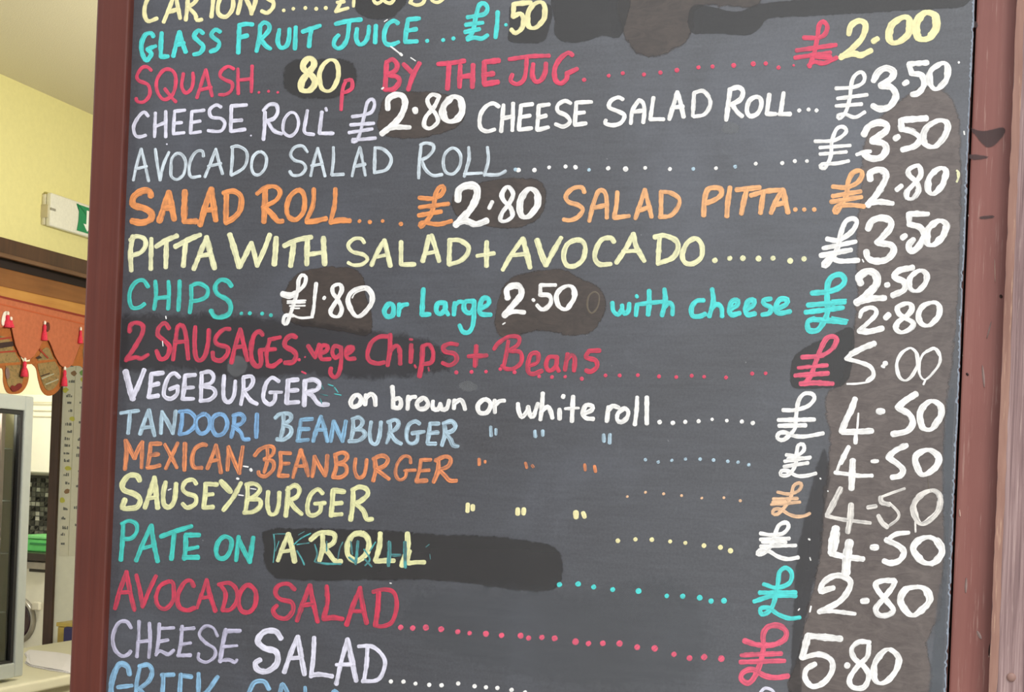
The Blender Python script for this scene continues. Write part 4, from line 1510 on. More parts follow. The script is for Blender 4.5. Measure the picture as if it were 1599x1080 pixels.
def flush(lb, colr, items):
    if lb is None or not items: return
    nm = kind_name(lb); gap = {'lettering': 9, 'price': 12, 'pound_sign': 12, 'ditto_mark': 8}.get(nm, 0)
    gs = clusters(items, gap)
    if len(gs) > 1 and 'reading' in lb:
        a, b = lb.split(' reading ', 1); a = a.replace(' lettering', '').replace(' figures', '')
        lb = a + ' painted ' + ('word' if nm == 'lettering' else 'figures') + ' from the line ' + b
    for g in gs:
        bm = bmesh.new(); uvl = bm.loops.layers.uv.new('UVMap'); bm.verts.layers.float.new('edge')
        for P, wd, closed, d0 in g: ribbon(bm, uvl, P, wd, closed, d0, nm == 'price')
        me = bpy.data.meshes.new(nm); bm.to_mesh(me); bm.free(); o = link(nm, me, PAINT[colr], board)
        if nm not in ('dot', 'ditto_mark'): o['label'] = lb
ox = oy = 0; cur = None; items = []; colr = None; dw = 20
for line in STROKES.strip().split('\n'):
    line = line.strip()
    if not line: continue
    if line[0] == '@': ox, oy = map(float, line.split()[1:]); continue
    if line[0] == '#':
        flush(cur, colr, items); _, colr, dw, cur = line.split(' ', 3); dw = float(dw); items = []; NS = 0; continue
    tk = line.split(); wdt = dw
    if tk[0][0] == 'w': wdt = float(tk[0][1:]); tk = tk[1:]
    if tk[0] == 'o':
        for q in tk[1:]:
            q = list(map(float, q.split(','))); d_ = (q[2] if len(q) > 2 else wdt) / 4; x, y = ox + q[0] / 4, oy + q[1] / 4
            an = random.uniform(-.9, -.3); e = d_ * .12; NS += 1
            items.append(([(x - math.cos(an) * e, y - math.sin(an) * e), (x, y), (x + math.cos(an) * e, y + math.sin(an) * e)], d_ * .92, False, .00032 + (NS % 6) * 9e-6))
        continue
    closed = tk[0] == 'c'
    if closed: tk = tk[1:]
    P = [(ox + float(a) / 4, oy + float(b) / 4) for a, b in (q.split(',') for q in tk)]
    P = catmull(P, closed, 2.6); NS += 1
    items.append((P, wdt / 4 * 1.13, closed, .00030 + (NS % 24) * 9e-6))
flush(cur, colr, items)
smear = coat('sooty smear', (44, 24, 24), (62, 36, 36), .7, .7)
soft_patch('dark_stain', '1516,200 1528,204 1545,203 1566,198 1570,206 1558,222 1545,230 1536,226 1524,212', 5, YR - .0003, smear, t2, 'dark smear on the right hand red post')
soft_patch('dark_stain', '1514,241 1530,242 1545,245 1530,249 1514,248', 3, YR - .0003, smear, t2, None)
soft_patch('dark_stain', '1521,32 1527,36 1525,43 1519,40', 3, YR - .0003, smear, t2, None)
soft_patch('dark_stain', '1530,338 1550,336 1552,340 1532,342', 2.5, YR - .0003, smear, t2, None)
# ================================================================= THE CAFE INTERIOR LEFT OF THE BOARD
K = 3.3
yellow = plain('yellow wall emulsion', (222, 214, 150), .8, .03, scale=60, bump=.08)
ceilm = plain('stippled ceiling paint', (206, 198, 168), .9, .06, scale=220, bump=.5)
zc = onX(0, 115, -K).z
zl1, zl0 = onX(0, 369, -K + .08).z, onX(0, 397, -K + .08).z
struct(box('wall_left', (-K - .12, D, zl0), (-K, 6.0, zc), yellow, bev=0))
struct(box('wall_far_left', (-K - .12, D - .3, 0), (-K, 2.6, zl0), yellow, bev=0)).name = 'wall_left_pier'
struct(box('ceiling', (-6.6, D + .121, zc), (2.2, 8.2, zc + .1), ceilm, bev=0))
struct(box('floor', (-6.6, D + .1, -.1), (2.2, 8.2, 0), plain('cafe floor lino', (120, 112, 98), .5), bev=0))
struct(box('wall_right', (2.1, D + .13, 0), (2.2, 8.2, zc), yellow, bev=0))
back_y = 6.0
cream_w = plain('cream back wall', (238, 236, 212), .8, .03)
# timber head of the hatch: moulding, recess, brown board and ochre board
dkw = wood('dark varnished oak', (46, 28, 20), (70, 44, 30), (92, 62, 42), .4, 8, 60, .15, axis='Y')
dkr = plain('dark recess', (34, 20, 16), .6)
brw = wood('brown timber', (104, 62, 28), (128, 80, 38), (146, 98, 52), .5, 60, 3, .2, axis='Y')
och = wood('ochre timber', (158, 106, 46), (184, 130, 62), (200, 150, 82), .5, 60, 3, .2, axis='Y')
def band(name, py0, py1, X, th, mat, y1=6.0):
    z1, z0 = onX(0, py0, X).z, onX(0, py1, X).z
    return struct(box(name, (X - th, 2.6, z0), (X, y1, z1), mat, bev=.004))
band('trim_5', 369, 396, -K + .08, .08, dkw)
band('trim_6', 393, 400, -K + .095, .02, wood('highlit oak nosing', (78, 52, 36), (104, 74, 52), (124, 92, 66), .4, 60, 3, .1, axis='Y'))  # paler oak, with the ledge's highlight put into its colour
band('trim_7', 396, 418, -K + .03, .06, dkr)
band('trim_8', 417, 447, -K + .045, .06, brw)
band('trim_9', 446, 470, -K + .06, .06, och)
# ---- emergency exit light
ex = onX(64, 328, -K); Y0 = ex.y
pA = onY(80, 304, Y0); dep = pA.x + K; zT = onY(80, 300, Y0).z; zB = onY(80, 352, Y0).z
sgn = root('emergency_exit_light', 'boxy emergency exit light with green arrow legend on the yellow wall', 'exit sign', (-K, Y0 + .18, zB))
housing = plain('aged white plastic', (214, 208, 186), .45); 
lens = plain('prismatic diffuser', (222, 220, 206), .25, .05, scale=120); green = plain('exit sign green', (20, 132, 84), .4); wh = plain('legend white', (238, 240, 232), .4)
box('housing', (-K, Y0, zB + .004), (-K + dep * .45, Y0 + .36, zT - .004), housing, sgn, bev=.006)
box('end_cap', (-K, Y0 - .002, zB + .03), (-K + dep * .75, Y0 + .004, zT - .045), plain('end cap plastic', (196, 186, 156), .5), sgn)
box('diffuser', (-K + dep * .45, Y0 + .001, zB), (-K + dep, Y0 + .36, zT), lens, sgn, bev=.008, seg=3)
box('mounting_clip', (-K + dep * .9, Y0 + .001, (zB + zT) / 2 - .004), (-K + dep + .002, Y0 + .03, (zB + zT) / 2 + .006), plain('grey clip', (150, 146, 132), .4), sgn)
gx = -K + dep + .0015
yg = onX(120, 330, gx).y
G1 = [onX(120, 311, gx), onX(139, 318.5, gx), onX(139, 363, gx), onX(120, 357, gx), onX(122.5, 345, gx), onX(123.5, 330, gx), onX(122, 318, gx)]
yr = Y0 + .34
G1[1].y = G1[2].y = yr; G1[1].z = zT - .012; G1[2].z = zB + .012; G1[0].z = zT - .012; G1[3].z = zB + .012
leg = poly_prism('green_legend', G1, (1, 0, 0), .001, green, sgn)
gx2 = gx + .0016; zm = (zT + zB) / 2; ya = onX(135.5, 330, gx2).y
arr = [(ya, zT - .025), (ya + .016, zT - .025), (ya + .016, zB + .045), (ya + .032, zB + .045), (ya + .008, zB + .018), (ya - .018, zB + .045), (ya, zB + .045)]
poly_prism('white_arrow', [Vector((gx2, a, b)) for a, b in arr], (1, 0, 0), .0006, wh, leg)
# ---- back room
TH = lambda px, py: onY(px, py, back_y)
post0, post1 = TH(90.5 - 10, 640).x, TH(90.5 + 3, 640).x
xs0, xs1 = TH(81.5, 700).x, TH(94.5, 700).x
struct(box('wall_back', (xs1, back_y, 0), (2.1, back_y + .1, zc), cream_w, bev=0))
struct(box('door_1', (xs0, back_y - .02, 0), (xs1, back_y + .12, 2.2), wood('dark door frame', (50, 32, 22), (74, 50, 36), (92, 66, 50), .45, 60, 3, .2), bev=.004))
struct(box('wall_back_head', (-6.6, back_y, 2.2), (xs1, back_y + .1, zc), cream_w, bev=0)).name = 'wall_back_lintel'
by = 7.6
struct(box('wall_kitchen', (-6.6, by, 0), (-3.6, by + .1, zc), plain('bright kitchen wall', (240, 236, 214), .7, .02), bev=0)).name = 'wall_rear'
struct(box('wall_side', (-6.6, D + .1, 0), (-6.5, by, zc), cream_w, bev=0)).name = 'wall_far_left'
def KB(px, py, Y): return onY(px, py, Y)
# kitchen wall cabinet
cy0 = 7.25
c0, c1 = KB(30, 737, cy0), KB(81, 737, cy0); ct = KB(60, 616, cy0).z
whg = plain('glossy white laminate', (244, 242, 228), .25, .01)
cab = root('wall_cabinet', 'white wall cabinet above the dark mosaic splashback in the back kitchen', 'cabinet', ((c0.x + c1.x) / 2 - .3, (cy0 + by) / 2, c0.z))
box('body', (c0.x - .6, cy0 + .02, c0.z), (c1.x - .004, by, ct), whg, cab, bev=.004)
box('door', (c0.x - .6, cy0, c0.z + .006), (c0.x + .005 - .25, cy0 + .018, ct - .05), whg, cab, bev=.003)
box('door', (c0.x + .009 - .25, cy0, c0.z + .006), (c1.x - .004, cy0 + .018, KB(60, 634, cy0).z), whg, cab, bev=.003)
for q in (628, 641, 650): 
    zz = KB(65, q, cy0).z; box('moulding', (c0.x + .009 - .25, cy0 - .006, zz - .004), (c1.x - .004, cy0 + .004, zz + .004), plain('cabinet moulding', (214, 208, 184), .4), cab, bev=.002)
# splashback
zs1, zs0 = KB(60, 742, by - .02).z, KB(60, 868, by - .02).z
spl = root('splashback', 'dark glossy mosaic splashback under the white wall cabinet', 'splashback', (KB(60, 742, by).x, by - .02, zs0))
box('backing', (-6.0, by - .02, zs0), (KB(82, 742, by).x + .1, by, zs1), plain('dark grout', (60, 60, 54), .5), spl, bev=0)
bm = bmesh.new(); tw = .034; xa = KB(38, 800, by).x; r = random.Random(3); shades = [bmesh.new() for _ in range(3)]
for i in range(16):
    for j in range(24):
        x = xa + i * tw; zz = zs0 + .01 + j * tw * .92
        if zz + tw > zs1: continue
        b = shades[r.choice((0, 0, 1, 1, 2) if i < 9 else (0, 0, 0, 1))]; g = .003; ry = r.uniform(-.004, .004)
        vs = [b.verts.new((px_, by - .024 + dy, pz_)) for px_, pz_, dy in ((x + g, zz + g, ry), (x + tw - g, zz + g, -ry), (x + tw - g, zz + tw * .92 - g, ry), (x + g, zz + tw * .92 - g, -ry))]
        vb = [b.verts.new((v.co.x, by - .019, v.co.z)) for v in vs]
        b.faces.new(vs)
        for k in range(4): b.faces.new((vs[k], vs[(k + 1) % 4], vb[(k + 1) % 4], vb[k]))
for b, c in zip(shades, ((44, 44, 40), (104, 104, 94), (196, 196, 184))):
    bmesh.ops.recalc_face_normals(b, faces=b.faces[:])
    me = bpy.data.meshes.new('mosaic_tiles'); b.to_mesh(me); b.free(); o = link('mosaic_tiles', me, plain('mosaic %d' % c[0], c, .2), spl); o.location = -spl.location; o['kind'] = 'stuff'
# worktop
wy0 = 7.0
zw1, zw0 = KB(60, 864, wy0).z, KB(60, 876, wy0).z
wk = box('kitchen_worktop', (-6.2, wy0, zw0), (KB(78, 870, wy0).x, by - .026, zw1), plain('dark worktop', (52, 44, 40), .35), bev=.004)
tag(wk, 'dark worktop over the washing machine in the back kitchen', 'worktop')
# green box standing on the worktop
g0, g1 = KB(42, 863, wy0 + .12), KB(76, 863, wy0 + .12); gz1 = KB(60, 836, wy0 + .12).z
gb = root('storage_box', 'bright green plastic box on the dark kitchen worktop', 'box', ((g0.x + g1.x) / 2, wy0 + .25, zw1))
grn = plain('bright green plastic', (92, 190, 104), .35)
box('body', (g0.x - .05, wy0 + .12, zw1), (g1.x, wy0 + .4, gz1 - .02), grn, gb, bev=.012, seg=3)
box('lid', (g0.x - .055, wy0 + .115, gz1 - .02), (g1.x + .004, wy0 + .405, gz1), plain('green lid', (126, 208, 132), .35), gb, bev=.005)
box('label_strip', (g0.x + .02, wy0 + .117, (zw1 + gz1) / 2 - .006), (g1.x - .02, wy0 + .121, (zw1 + gz1) / 2 + .006), plain('dark green strip', (44, 128, 72), .4), gb, bev=0)
# washing machine
my = 7.05
mx1 = KB(76, 950, my).x; mz1 = KB(60, 877, my).z; mz0 = mz1 - .85; mx0 = mx1 - .60
wm = root('washing_machine', 'white front loading washing machine under the dark kitchen worktop', 'washing machine', ((mx0 + mx1) / 2, (my + by) / 2, mz0))
wmm = plain('white enamel', (226, 222, 208), .3, .02)
box('body', (mx0, my, mz0), (mx1, by - .03, mz1), wmm, wm, bev=.008)
zp = KB(60, 893, my).z; zp1 = KB(60, 888, my).z
box('control_panel', (mx0, my - .012, zp1), (mx1, my + .01, mz1 - .002), plain('pale grey panel', (196, 186, 172), .35), wm, bev=.004)
box('detergent_drawer', (KB(46, 890, my).x, my - .004, zp), (mx1 - .004, my + .01, zp1 - .002), plain('dark drawer slot', (50, 44, 38), .4), wm, bev=.002)
cc = KB(24, 967, my); R = .5 * (KB(40, 1005, my) - KB(40, 929, my)).length
dr = lathe('porthole_door', [(R * .84, -.004), (R * .84, -.018), (R * .87, -.026), (R * .93, -.028), (R * .99, -.018), (R * 1.02, .0)], plain('silver door ring', (158, 152, 142), .3, metal=.3), wm, cc, 'Y', 48)
gl = lathe('door_glass', [(R * .1, -.012), (R * .5, -.014), (R * .74, -.018), (R * .835, -.022), (R * .835, -.010), (R * .1, -.008)], plain('dark purple glass', (58, 34, 46), .08), dr, cc, 'Y', 40)
hd = KB(56, 947, my - .03); box('door_handle', (hd.x - .02, my - .045, hd.z - .02), (hd.x + .03, my - .012, hd.z + .03), plain('pale handle', (214, 208, 194), .3), dr, bev=.008)
pl = box('appliance_plinth', (mx0 - .02, my + .02, 0), (mx1 + .02, by - .03, mz0 - .001), plain('plinth board', (150, 140, 120), .7)); tag(pl, 'low plinth carrying the washing machine', 'plinth')
# ---- poster wall: long price list sheets
def rnd_sheet(name, x0, x1, px_ref, py0, py1, lab, yoff, seed, font=None):
    z1, z0 = KB(px_ref, py0, back_y).z, KB(px_ref, py1, back_y).z
    r_ = root(name, lab, 'poster', ((x0 + x1) / 2, back_y, z0)); r = random.Random(seed)
    box('paper', (x0, back_y - yoff, z0), (x1, back_y - .0005, z1), plain('cream poster paper', (226, 222, 196), .6, .03), r_, bev=0)
    ink = plain('grey print', (104, 106, 100), .7); cols = [plain('poster yellow', (206, 202, 84), .6), plain('poster green', (128, 170, 92), .6), plain('poster brown', (150, 116, 80), .6)]
    zz = z1 - .04
    yy = back_y - yoff
    while zz > z0 + .05:
        kind = r.random()
        if kind < .72:
            lw = (x1 - x0) * r.uniform(.35, .6); xs = (x0 + x1) / 2 - lw / 2 + r.uniform(-.01, .01)
            n = 5; pts = []
            # a short scribbled word: humps, not one bar
            bmw = bmesh.new(); x = xs
            while x < xs + lw:
                ww = r.uniform(.004, .009); hh = r.uniform(.008, .017)
                v = [bmw.verts.new((x, yy - .0006, zz)), bmw.verts.new((x + ww, yy - .0006, zz)), bmw.verts.new((x + ww, yy - .0006, zz + hh)), bmw.verts.new((x, yy - .0006, zz + hh))]
                bmw.faces.new(v); x += ww + r.choice((.001, .001, .004))
            me = bpy.data.meshes.new('print_line'); bmw.to_mesh(me); bmw.free(); o = link('print_line', me, ink, r_); o.location = -world(r_)
        else:
            c = r.choice(cols); cxx = (x0 + x1) / 2 + r.uniform(-.03, .03)
            P = [Vector((cxx + math.cos(a) * .018 * r.uniform(.7, 1.2), yy - .0004, zz + math.sin(a) * .014 * r.uniform(.7, 1.2))) for a in [k * .7 for k in range(9)]]
            poly_prism('picture', P, (0, -1, 0), .0003, c, r_)
        zz -= r.uniform(.030, .050)
    return r_
q0, q1, q2 = KB(95, 720, back_y).x + .012, KB(112.5, 720, back_y).x, KB(150, 720, back_y).x
rnd_sheet('price_list', q0, q1, 100, 560, 868, 'long cream printed list beside the dark door frame', .003, 4)
rnd_sheet('price_list', q1 + .003, q2, 115, 545, 868, 'long cream printed list half hidden by the red post', .0035, 9)
# yellow board and blue panel low on the back wall
yb = KB(100, 985, back_y - .3)
bx0, bx1 = KB(88.5, 1000, back_y - .3).x, KB(150, 1000, back_y - .3).x
zy1 = KB(100, 972, back_y - .3).z
yc = root('waste_bin', 'yellow plastic bin by the cream back wall, low behind the counter', 'bin', ((bx0 + bx1) / 2, back_y - .15, 0))
yp = plain('mustard plastic', (196, 166, 74), .45)
box('body', (bx0, back_y - .3, 0), (bx1, back_y - .02, zy1 - .02), yp, yc, bev=.01)
box('rim', (bx0 - .004, back_y - .305, zy1 - .02), (bx1 + .004, back_y - .015, zy1), plain('mustard rim', (206, 178, 84), .4), yc, bev=.004)
u0 = KB(101.5, 1000, back_y - .36); zb1 = KB(106, 978, back_y - .36).z
bc = root('chair', 'dark blue chair back in front of the yellow bin', 'chair', (u0.x + .2, back_y - .35, 0))
blu = plain('navy fabric', (58, 54, 96), .7)
box('backrest', (u0.x, back_y - .38, zb1 - .38), (u0.x + .4, back_y - .345, zb1), blu, bc, bev=.03, seg=4)
box('seat', (u0.x, back_y - .80, .42), (u0.x + .4, back_y - .38, .47), blu, bc, bev=.02, seg=3)
for dx in (.02, .36):
    for dy in (.40, .78):
        box('leg', (u0.x + dx, back_y - dy, 0), (u0.x + dx + .022, back_y - dy + .022, .42 if dy > .5 else max(.44, zb1 - .3)), plain('dark tube', (50, 50, 54), .4), bc)
# ---- serving counter
kx = -2.95
zk = onX(100, 1054.5, kx).z
ctr = root('serving_counter', 'cream topped serving counter under the glass fridge', 'counter', (kx - .4, 4.4, 0))
crm = plain('cream laminate', (226, 220, 192), .35, .02)
box('worktop', (kx - .58, 2.7, zk - .04), (kx, 5.6, zk), crm, ctr, bev=.012, seg=4)
box('front_panel', (kx - .56, 2.75, 0), (kx - .03, 5.55, zk - .04), plain('beige panel', (206, 198, 172), .5), ctr, bev=.003)
box('kickboard', (kx - .50, 2.76, 0), (kx - .028, 5.54, .08), plain('kick', (90, 80, 70), .6), ctr)
# sheet of paper on the counter
P4 = [(38, 1019), (44, 1015), (70, 1016.5), (90, 1018.5), (112, 1023), (112, 1051), (98, 1048.5), (80, 1046), (60, 1042), (46, 1039), (39, 1034), (42, 1026)]
def onZ(px, py, Z):
    d = ray(px, py); return CAM + d * ((Z - CAM.z) / d.z)
pp = [onZ(a, b, zk + .003) for a, b in P4]
pr = root('paper_pad', 'crumpled white paper sheet lying on the counter beside the fridge', 'paper', (sum(p.x for p in pp) / 12, sum(p.y for p in pp) / 12, zk))
poly_prism('sheet', pp, (0, 0, -1), .0025, plain('white paper', (240, 236, 240), .6, .02), pr)
c0_ = sum(pp, Vector()) / len(pp)
pt_ = [c0_ + (p - c0_) * .93 + Vector((0, 0, .0035 + .0025 * math.sin(i * 2.1))) for i, p in enumerate(pp)]
poly_prism('sheet', pt_, (0, 0, -1), .002, plain('white paper', (240, 236, 240), .6, .02), pr)
# ---- countertop glass door fridge
fx = -3.0
ye = onX(45, 835, fx).y; zf1 = onX(50, 619, fx).z; zf0 = zk
fr = root('glass_door_fridge', 'tall grey framed glass door fridge standing on the counter', 'fridge', (fx - .2, ye - .27, zf0))
alu = plain('satin aluminium', (176, 180, 174), .38, .03, metal=.15); gsk = plain('black gasket', (34, 32, 32), .5)
wI = .54; ys = ye - wI
box('side_panel', (fx - .40, ye - .025, zf0 + .012), (fx - .045, ye - .004, zf1 - .01), alu, fr)
box('side_panel', (fx - .40, ys + .004, zf0 + .012), (fx - .045, ys + .025, zf1 - .01), alu, fr)
box('top_panel', (fx - .40, ys + .004, zf1 - .03), (fx - .045, ye - .004, zf1 - .008), alu, fr)
box('base_panel', (fx - .40, ys + .004, zf0 + .012), (fx - .045, ye - .004, zf0 + .05), alu, fr)
box('back_panel', (fx - .41, ys + .004, zf0 + .012), (fx - .40, ye - .004, zf1 - .01), plain('fridge liner', (150, 140, 104), .5), fr)
for a in (.03, .36):
    for b in (ys + .04, ye - .06): lathe('foot', [(.012, 0), (.012, .012)], gsk, fr, (fx - .06 - a * .9, b, zf0), 'Z', 12)
box('inner_liner', (fx - .39, ye - .029, zf0 + .05), (fx - .05, ye - .0255, zf1 - .035), wood('olive reflection liner', (84, 76, 42), (132, 120, 70), (160, 134, 104), .35, 16, .8, .02, paint=.1), fr, bev=0)  # olive streaks put the reflections of outside into the liner colour
# door frame: stiles and rails, gasket, glass
sw = (onX(39.5, 640, fx).y); st = ye - sw
tr = zf1 - onX(38, 641, fx).z; br = onX(26, 1034, fx).z - zf0
df = root_ = bpy.data.objects.new('door', None); COL.objects.link(df); df.parent = fr; df.location = Vector((0, 0, 0))
box('stile', (fx - .04, ye - st, zf0 + .014), (fx, ye, zf1), alu, df, bev=.007, seg=3)
box('stile', (fx - .04, ys, zf0 + .014), (fx, ys + st, zf1), alu, df, bev=.007, seg=3)
box('rail', (fx - .04, ys + st, zf1 - tr), (fx, ye - st, zf1), alu, df, bev=.005)
box('rail', (fx - .04, ys + st, zf0 + .014), (fx, ye - st, zf0 + br), alu, df, bev=.005)
g = .014
box('gasket', (fx - .036, ye - st - g, zf0 + br), (fx - .008, ye - st, zf1 - tr), gsk, df, bev=.002)
box('gasket', (fx - .036, ys + st, zf0 + br), (fx - .008, ys + st + g, zf1 - tr), gsk, df, bev=.002)
box('gasket', (fx - .036, ys + st + g, zf1 - tr - g), (fx - .008, ye - st - g, zf1 - tr), gsk, df, bev=.002)
box('gasket', (fx - .036, ys + st + g, zf0 + br), (fx - .008, ye - st - g, zf0 + br + g * .6), gsk, df, bev=.002)
tg = NT('fridge glass'); tg.b.inputs['Base Color'].default_value = (.8, .85, .8, 1); tg.b.inputs['Roughness'].default_value = .03
tg.b.inputs['Transmission Weight'].default_value = 1; tg.b.inputs['IOR'].default_value = 1.45
box('glass_pane', (fx - .024, ys + st + .004, zf0 + br), (fx - .018, ye - st - .004, zf1 - tr), tg.m, df, bev=0)
wire = plain('wire shelf', (190, 190, 180), .35); 
for q in (700, 780, 860, 950):
    zz = onX(20, q, fx - .1).z; bmw = bmesh.new()
    sh = box('wire_shelf', (fx - .39, ys + .03, zz - .004), (fx - .06, ye - .03, zz), wire, fr, bev=.001)
# inner light strip on the hinge side of the cabinet, seen as the pale upright behind the gasket
box('inner_upright', (fx - .065, ye - st - .050, zf0 + .05), (fx - .055, ye - st - .030, zf1 - .03), plain('pinkish grey upright', (160, 132, 124), .4), fr)
# bottles on the shelves
rb = random.Random(11); bcs = [((92, 84, 44), 'olive'), ((70, 48, 44), 'dark brown'), ((206, 178, 92), 'amber'), ((120, 116, 70), 'olive yellow')]
zs = [zf0 + .05] + [onX(20, q, fx - .1).z for q in (950, 860, 780, 700)]
names = ['bottom', 'second', 'middle', 'fourth', 'top']
for si, z0_ in enumerate(zs):
    zn = zs[si + 1] if si < 4 else zf1 - .03
    hgt = min(.20, (zn - z0_) * .86)
    for bi in range(3):
        (c, cn) = bcs[(si + bi) % 4]; r0 = .032
        pos = (fx - .13 - .02 * (bi % 2), ye - .10 - bi * .085, z0_)
        bo = root('drink_bottle', '%s bottle on the %s fridge shelf, %s from the door frame' % (cn, names[si], ['first', 'second', 'third'][bi]), 'bottle', pos, 'bottles in the glass fridge')
        lathe('body', [(r0 * .9, 0), (r0, .006), (r0, hgt * .6), (r0 * .8, hgt * .7), (r0 * .4, hgt * .86), (r0 * .38, hgt * .93)], plain('bottle ' + cn, c, .2), bo, pos, 'Z', 20)
        lathe('cap', [(r0 * .44, hgt * .93), (r0 * .44, hgt)], plain('bottle cap', (190, 180, 160), .4), bo, pos, 'Z', 16)
        lathe('label_band', [(r0 * 1.02, hgt * .22), (r0 * 1.02, hgt * .5)], plain('band ' + cn, (214, 140, 100) if bi % 2 else (200, 196, 168), .5), bo, pos, 'Z', 20)
# ---- the toran: embroidered door hanging
tx = -K + .075
T = lambda x, y, dx=0: onX(x / 5.4, 440 + y / 5.4, tx + dx)
orange = plain('terracotta orange cloth', (176, 98, 64), .85, .10, scale=70, bump=.3); orb = plain('orange border', (160, 92, 38), .8, .15, scale=90, bump=.4)
emb = NT('embroidered cloth'); v = emb.coord(scale=(60, 60, 60)); n_ = emb.noise(v, 1, 4, .7, 1)
emb.l(emb.ramp(n_, [(.3, (78, 62, 40)), (.45, (128, 108, 66)), (.6, (150, 120, 74)), (.75, (96, 96, 60))]), emb.b.inputs['Base Color']); emb.b.inputs['Roughness'].default_value = .8; emb.bump(n_, .5, .002)
tor = root('toran_door_hanging', 'orange embroidered toran with scalloped edge and pink tassels under the hatch head', 'door hanging', tuple(T(350, 600)))
tz = T(0, 115).z
def cloth(name, P, dx, mat, th=.003, par=tor, smooth=True):
    Q = catmull(P, True, 14) if smooth else P
    return poly_prism(name, [T(a, b, dx) for a, b in Q], (1, 0, 0), th, mat, par)
panelP = [(-700, -60), (0, 125), (350, 205), (760, 300), (1100, 385), (1100, 560), (900, 560), (790, 600), (720, 520), (690, 515), (665, 540), (640, 610), (610, 690), (575, 720), (540, 725), (505, 700), (460, 620), (430, 540), (410, 495), (385, 490), (350, 505), (325, 560), (285, 620), (245, 655), (210, 662), (165, 620), (125, 530), (95, 385), (40, 380), (0, 385), (-300, 330), (-700, 240)]
cloth('valance', panelP, .010, orange, .003, smooth=False)
def fray(): pass
cloth('hem_stripe', [(-700, -40), (0, 180), (690, 345), (1100, 440), (1100, 452), (690, 357), (0, 192), (-700, -28)], .0135, plain('hem stripe', (176, 84, 44), .8), .001, smooth=False)
cloth('top_binding', [(-700, -62), (0, 115), (760, 293), (1100, 375), (1100, 392), (760, 310), (0, 132), (-700, -45)], .0135, plain('dark red binding', (128, 40, 24), .8), .002, smooth=False)
FL = [([(-60, 385), (95, 385), (125, 530), (180, 650), (235, 760), (225, 860), (175, 930), (110, 945), (55, 930), (25, 850), (15, 730), (-60, 715)],
       [(-60, 480), (60, 470), (120, 590), (190, 720), (190, 830), (160, 890), (110, 905), (70, 880), (50, 800), (40, 700), (-60, 690)]),
      ([(350, 505), (400, 490), (430, 545), (480, 640), (525, 720), (530, 800), (510, 880), (460, 940), (400, 960), (350, 920), (320, 830), (300, 730), (265, 690), (250, 660), (300, 600)],
       [(370, 560), (410, 560), (450, 650), (495, 740), (495, 830), (455, 895), (405, 915), (370, 880), (340, 800), (320, 720), (320, 640)]),
      ([(690, 515), (760, 520), (860, 760), (820, 860), (760, 900), (720, 850), (690, 720), (600, 705), (625, 660), (655, 580)],
       [(700, 560), (760, 560), (830, 760), (780, 850), (740, 820), (710, 720)])]
for A, B in FL:
    f = cloth('pennant', A, .000, orb, .003); cloth('embroidered_inset', B, .0035, emb.m, .0015, f)
# piping across the pennants, little motifs
dr_ = plain('dark red thread', (150, 50, 30), .8); gl_ = plain('grey mirror thread', (160, 160, 140), .4)
for P, mt in (([(-60, 690), (180, 675), (480, 650), (500, 665), (300, 690), (-60, 712)], orb), ([(-60, 590), (150, 575), (152, 588), (-60, 604)], dr_), ([(-60, 480), (95, 460), (100, 474), (-60, 500)], dr_),
              ([(-60, 520), (110, 500), (115, 540), (-60, 570)], dk), ([(335, 560), (410, 640), (402, 650), (330, 575)], dr_), ([(330, 620), (355, 640), (320, 650), (300, 640)], dk),
              ([(350, 810), (400, 790), (455, 770), (455, 778), (400, 800), (352, 822)], gl_), ([(380, 860), (430, 840), (490, 815), (490, 825), (430, 850), (384, 870)], gl_), ([(345, 790), (420, 765), (420, 772), (347, 800)], dk)):
    cloth('stitched_motif', P, .0055, mt, .001, smooth=False)
cloth('stitched_motif', [(85, 890), (105, 870), (125, 880), (145, 858), (175, 855), (185, 880), (150, 915), (110, 925)], .0055, plain('dark red applique', (110, 26, 20), .8), .0012)
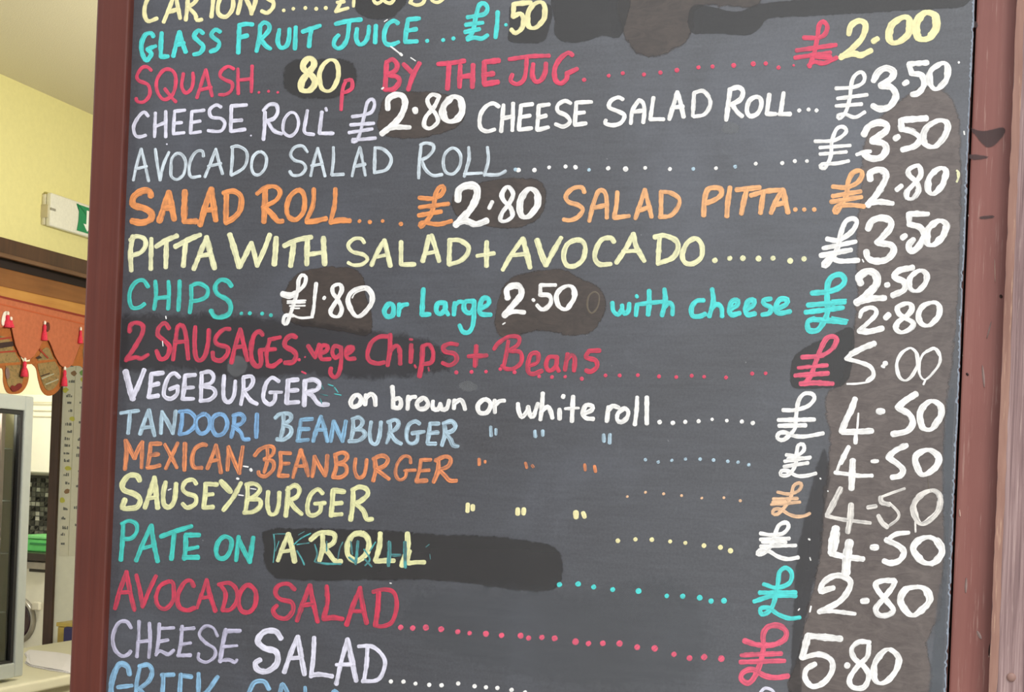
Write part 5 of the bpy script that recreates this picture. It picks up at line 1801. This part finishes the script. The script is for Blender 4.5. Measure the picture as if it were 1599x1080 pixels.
cloth('stitched_motif', [(45, 740), (60, 720), (75, 740), (78, 800), (60, 820), (48, 790)], .0055, plain('mauve applique', (120, 96, 90), .8), .0012)
pk = plain('crimson pink wool', (214, 50, 74), .85, .2, scale=300, bump=.6); bead = plain('white bead', (236, 228, 214), .3)
k_ = 1 / 5.4
def tassel(x, y0, y1, wdt):
    p = T(x, y0, .02); b_ = T(x, y1, .02); hh = p.z - b_.z; rr = wdt * k_ / 2 / 410
    t_ = lathe('tassel', [(rr * .15, 0), (rr * .5, -hh * .12), (rr * .55, -hh * .3), (rr * .45, -hh * .36), (rr * .8, -hh * .6), (rr * 1.0, -hh * .97), (rr * .9, -hh)], pk, tor, p, 'Z', 14)
    lathe('bead', [(rr * .1, .012), (rr * .38, .008), (rr * .38, .0), (rr * .1, -.004)], bead, t_, p, 'Z', 12)
for a in ((210, 665, 800, 60), (378, 355, 495, 55), (547, 738, 880, 55), (681, 405, 520, 45), (66, 275, 385, 60), (92, 320, 385, 60)): tassel(*a)
cloth('stitched_motif', [(30, 255), (60, 250), (70, 290), (50, 340), (20, 370), (10, 330)], .014, plain('white cotton tab', (226, 220, 206), .8), .002)
cloth('stitched_motif', [(390, 350), (412, 345), (416, 400), (395, 420)], .014, plain('dark brown tab', (92, 40, 26), .8), .002)
# pendant lamps of the two rooms (out of frame)
for x, y, zb_, wh_ in ((-1.55, 3.75, 2.2, 'cafe room'), (-4.3, 6.55, 2.42, 'back kitchen')):
    r_ = root('pendant_lamp', 'white cone pendant lamp hanging in the ' + wh_, 'lamp', (x, y, zb_))
    lathe('shade', [(.11, 0), (.112, .002), (.03, .11), (.028, .11)], whg, r_, (x, y, zb_), 'Z', 32)
    lathe('cord', [(.004, .11), (.004, zc - zb_ - .02)], gsk, r_, (x, y, zb_), 'Z', 8)
    lathe('ceiling_rose', [(.02, zc - zb_ - .03), (.05, zc - zb_)], whg, r_, (x, y, zb_), 'Z', 24)
# ---- ground outside
gm = plain('pale concrete paving', (186, 184, 178), .8, .1, scale=8); struct(box('ground', (-30, -40, -.12), (30, D + .1, -.02), gm, bev=0))
